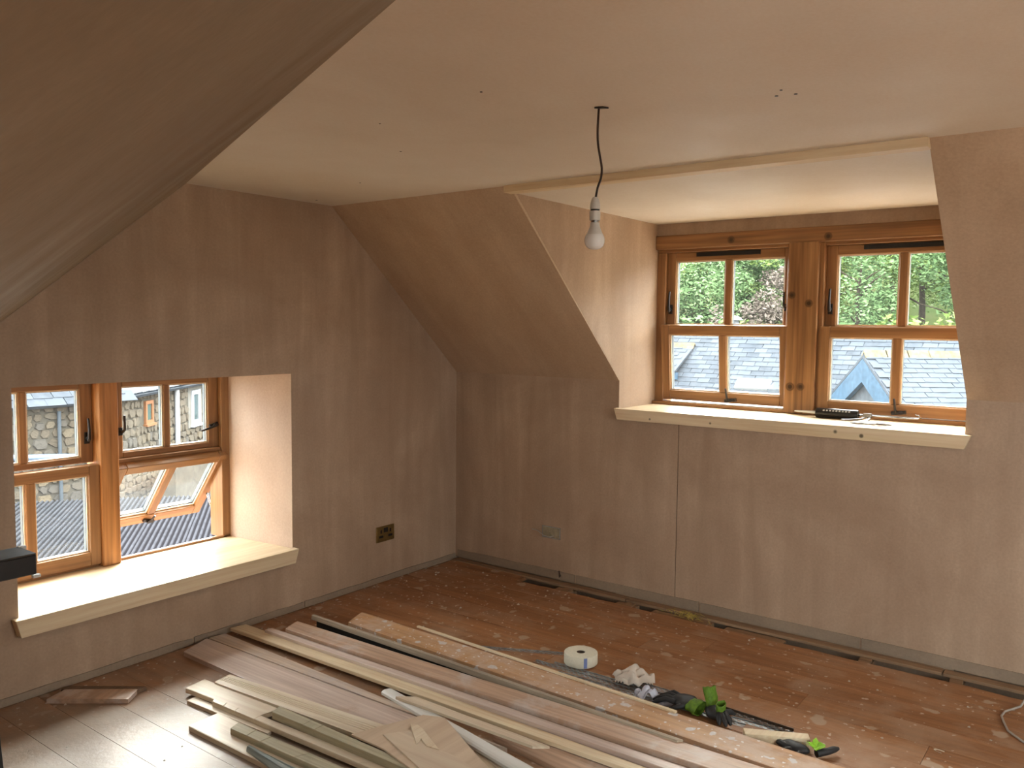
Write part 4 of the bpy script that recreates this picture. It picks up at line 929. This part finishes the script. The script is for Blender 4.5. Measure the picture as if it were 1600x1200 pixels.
rs = -N2 * 3.2 + Vector((0, 0, 2.6)); e0 = P0 + N2 * .2 + Vector((0, 0, .06))
MB().prism([e0 - D2 * .1, e0 + D2 * 9, e0 + D2 * 9 + rs, e0 - D2 * .1 + rs], N2 * .03 + Vector((0, 0, .05))).build('roof_slope', SLATE, rb)
rs2 = P0 - N2 * 6.2 + Vector((0, 0, .06)); MB().prism([rs2 - D2 * .1, rs2 + D2 * 9, e0 + D2 * 9 + rs, e0 - D2 * .1 + rs], N2 * -.03 + Vector((0, 0, .05))).build('roof_slope', SLATE, rb)
slated(rb, e0 + rs + Vector((0, 0, .06)) + N2 * .03, D2, -rs, 22, 20, .32, .205, lambda i, j: j >= 16 and i < 18, 17)
o = MB().lathe([(.26, 0), (.25, .05), (.18, .11), (.08, .14), (0, .145)], (6.15, 13.15, -1.30), 20).build('white_dome', WHITEU, smooth=60); tag(o, 'small white dome vent on the low wall in front of the stone cottage', 'vent')
o = MB().prism([(4.6, 11.6, -3.5), (9.5, 15.275, -3.5), (9.5, 15.275, -1.305), (4.6, 11.6, -1.305)], N2 * .35).build('yard_wall', MORTAR); tag(o, 'low stone yard wall at the foot of the stone cottage', 'wall')
# corrugated roof below the gable window
cs = empty('corrugated_shed', label='low shed with a grey corrugated sheet roof just below the gable window', cat='shed')
CD = Vector((.62, .785, 0)).normalized(); CS = Vector((CD.y, -CD.x, 0)); c0 = Vector((-1.6, 5.0, -1.62)); rise = .05
sheet = MB(); wv = .65; n_ = 9 * 6; v = []
for i in range(n_ + 1):
    for j in range(2): v.append(CS * (wv * i / n_) + CD * (j * 1.62) + Vector((0, 0, .016 * math.sin(2 * math.pi * i / 6) + j * 1.62 * rise)))
sheet.add(v, [(i * 2, (i + 1) * 2, (i + 1) * 2 + 1, i * 2 + 1) for i in range(n_)])
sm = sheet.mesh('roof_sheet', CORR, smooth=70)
for a in range(-4, 13):
    for b in range(4):
        p = c0 + CS * (a * (wv - .02)) + CD * (b * 1.55) + Vector((0, 0, b * 1.55 * rise + .006 * (a % 2) - .006 * b))
        if p.y + 1.3 > 11.15 or p.y < 1.6: continue
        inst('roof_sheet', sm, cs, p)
cc_ = c0 + CS * (-4 * .63) ; q = c0 + CS * (13 * .63)
MB().prism([c0 + CS * (-2.4) + CD * .1 + Vector((0, 0, -.12)), c0 + CS * 8.0 + CD * .1 + Vector((0, 0, -.12)), c0 + CS * 8.0 + CD * 6 + Vector((0, 0, .12)), c0 + CS * (-2.4) + CD * 6 + Vector((0, 0, .12))], (0, 0, -1.8)).build('wall', HARL, cs)

# trees on the hillside
def tree(loc, h, r, leafm, label, n=2600, lf=.16, seed=0, group='trees on the hillside'):
    rr = random.Random(seed); t = empty('tree', loc, label, 'tree', group)
    m = MB(); m.tube([(0, 0, -.4), (.05, 0, h * .25), (-.05, .1, h * .55), (0, 0, h * .8)], [.16, .13, .09, .03], 7)
    for k in range(7):
        a = rr.random() * 6.28; z = h * rr.uniform(.25, .7); l = r * rr.uniform(.5, .9)
        m.tube([(0, 0, z), (l * .5 * math.cos(a), l * .5 * math.sin(a), z + l * .3), (l * math.cos(a), l * math.sin(a), z + l * .45)], [.05, .03, .012], 5)
    m.build('trunk', BARK, t, smooth=50)
    m = MB(); v = []; f = []; blobs = [(rr.gauss(0, r * .45), rr.gauss(0, r * .45), h * rr.uniform(.3, .95), r * rr.uniform(.3, .55)) for _ in range(26)]
    for _ in range(n):
        bx, by, bz, br = rr.choice(blobs); d = Vector((rr.gauss(0, 1), rr.gauss(0, 1), rr.gauss(0, 1))).normalized() * br * rr.uniform(.55, 1)
        p = Vector((bx, by, max(bz + d.z * .8, .3))) + Vector((d.x, d.y, 0)); a = Vector((rr.gauss(0, 1), rr.gauss(0, 1), rr.gauss(0, .5))).normalized(); b = a.cross(Vector((rr.gauss(0, 1), rr.gauss(0, 1), rr.gauss(0, 1)))).normalized()
        s1 = lf * rr.uniform(.7, 1.5); s2 = s1 * .42; k = len(v)
        v += [p - a * s1, p - b * s2, p + a * s1, p + b * s2]; f.append((k, k + 1, k + 2, k + 3))
    m.add(v, f); tag(m.build('crown', leafm, t), kind='stuff'); return t
def gz(x, y): return -3.5 + max(0, x - 23) * .36
i_ = 0
for x, y, h, r, lm, n, lab in ((30, 13.5, 6.5, 2.6, LEAF1, 5200, 'dense green tree behind the roof in the left dormer pane'),
                          (31, 10.3, 6.0, 2.2, LEAF1, 4200, 'leafy green tree behind the left dormer light beside its muntin'),
                          (29, 8.3, 5.2, 1.5, LEAF3, 1500, 'bare brownish scrub tree behind the vent cowl'),
                          (33, 7.4, 7.5, 2.4, LEAF2, 3400, 'yellow green tree behind the dormer centre post'),
                          (31, 5.4, 6.0, 2.1, LEAF1, 1300, 'thin forked green tree in the right dormer light'),
                          (35, 3.9, 7.0, 2.3, LEAF2, 2800, 'pale yellowish tree right of the forked tree'),
                          (32, 1.8, 6.4, 2.3, LEAF1, 3000, 'green tree at the right edge of the dormer view'),
                          (40, 12.5, 8.0, 3.2, LEAF2, 3000, 'tall light green tree higher up the hillside at the left'),
                          (38, 5.8, 8.6, 3.0, LEAF3, 3200, 'brown twiggy tree higher up the hillside at the centre'),
                          (42, 1.0, 8.0, 3.4, LEAF2, 3000, 'tall light green tree higher up the hillside at the right'),
                          (31, 17.0, 6.5, 2.6, LEAF1, 3000, 'green tree beyond the left end of the slate roof')):
    i_ += 1; tree((x, y, gz(x, y)), h, r, lm, lab, int(n * 3.4), .08, i_)
for x, y, s_ in ((27.5, 11.8, 31), (27.8, 9.4, 32), (27.5, 4.6, 33), (28, 2.4, 34)):
    tree((x, y, gz(x, y)), 3.6, 1.5, LEAF1 if s_ % 2 else LEAF2, 'low bush behind the slate ridge, ' + {31: 'farthest left in the dormer view', 32: 'beside the vent cowl', 33: 'below the forked tree', 34: 'farthest right in the dormer view'}[s_], 2200, .11, s_, 'bushes behind the ridge')
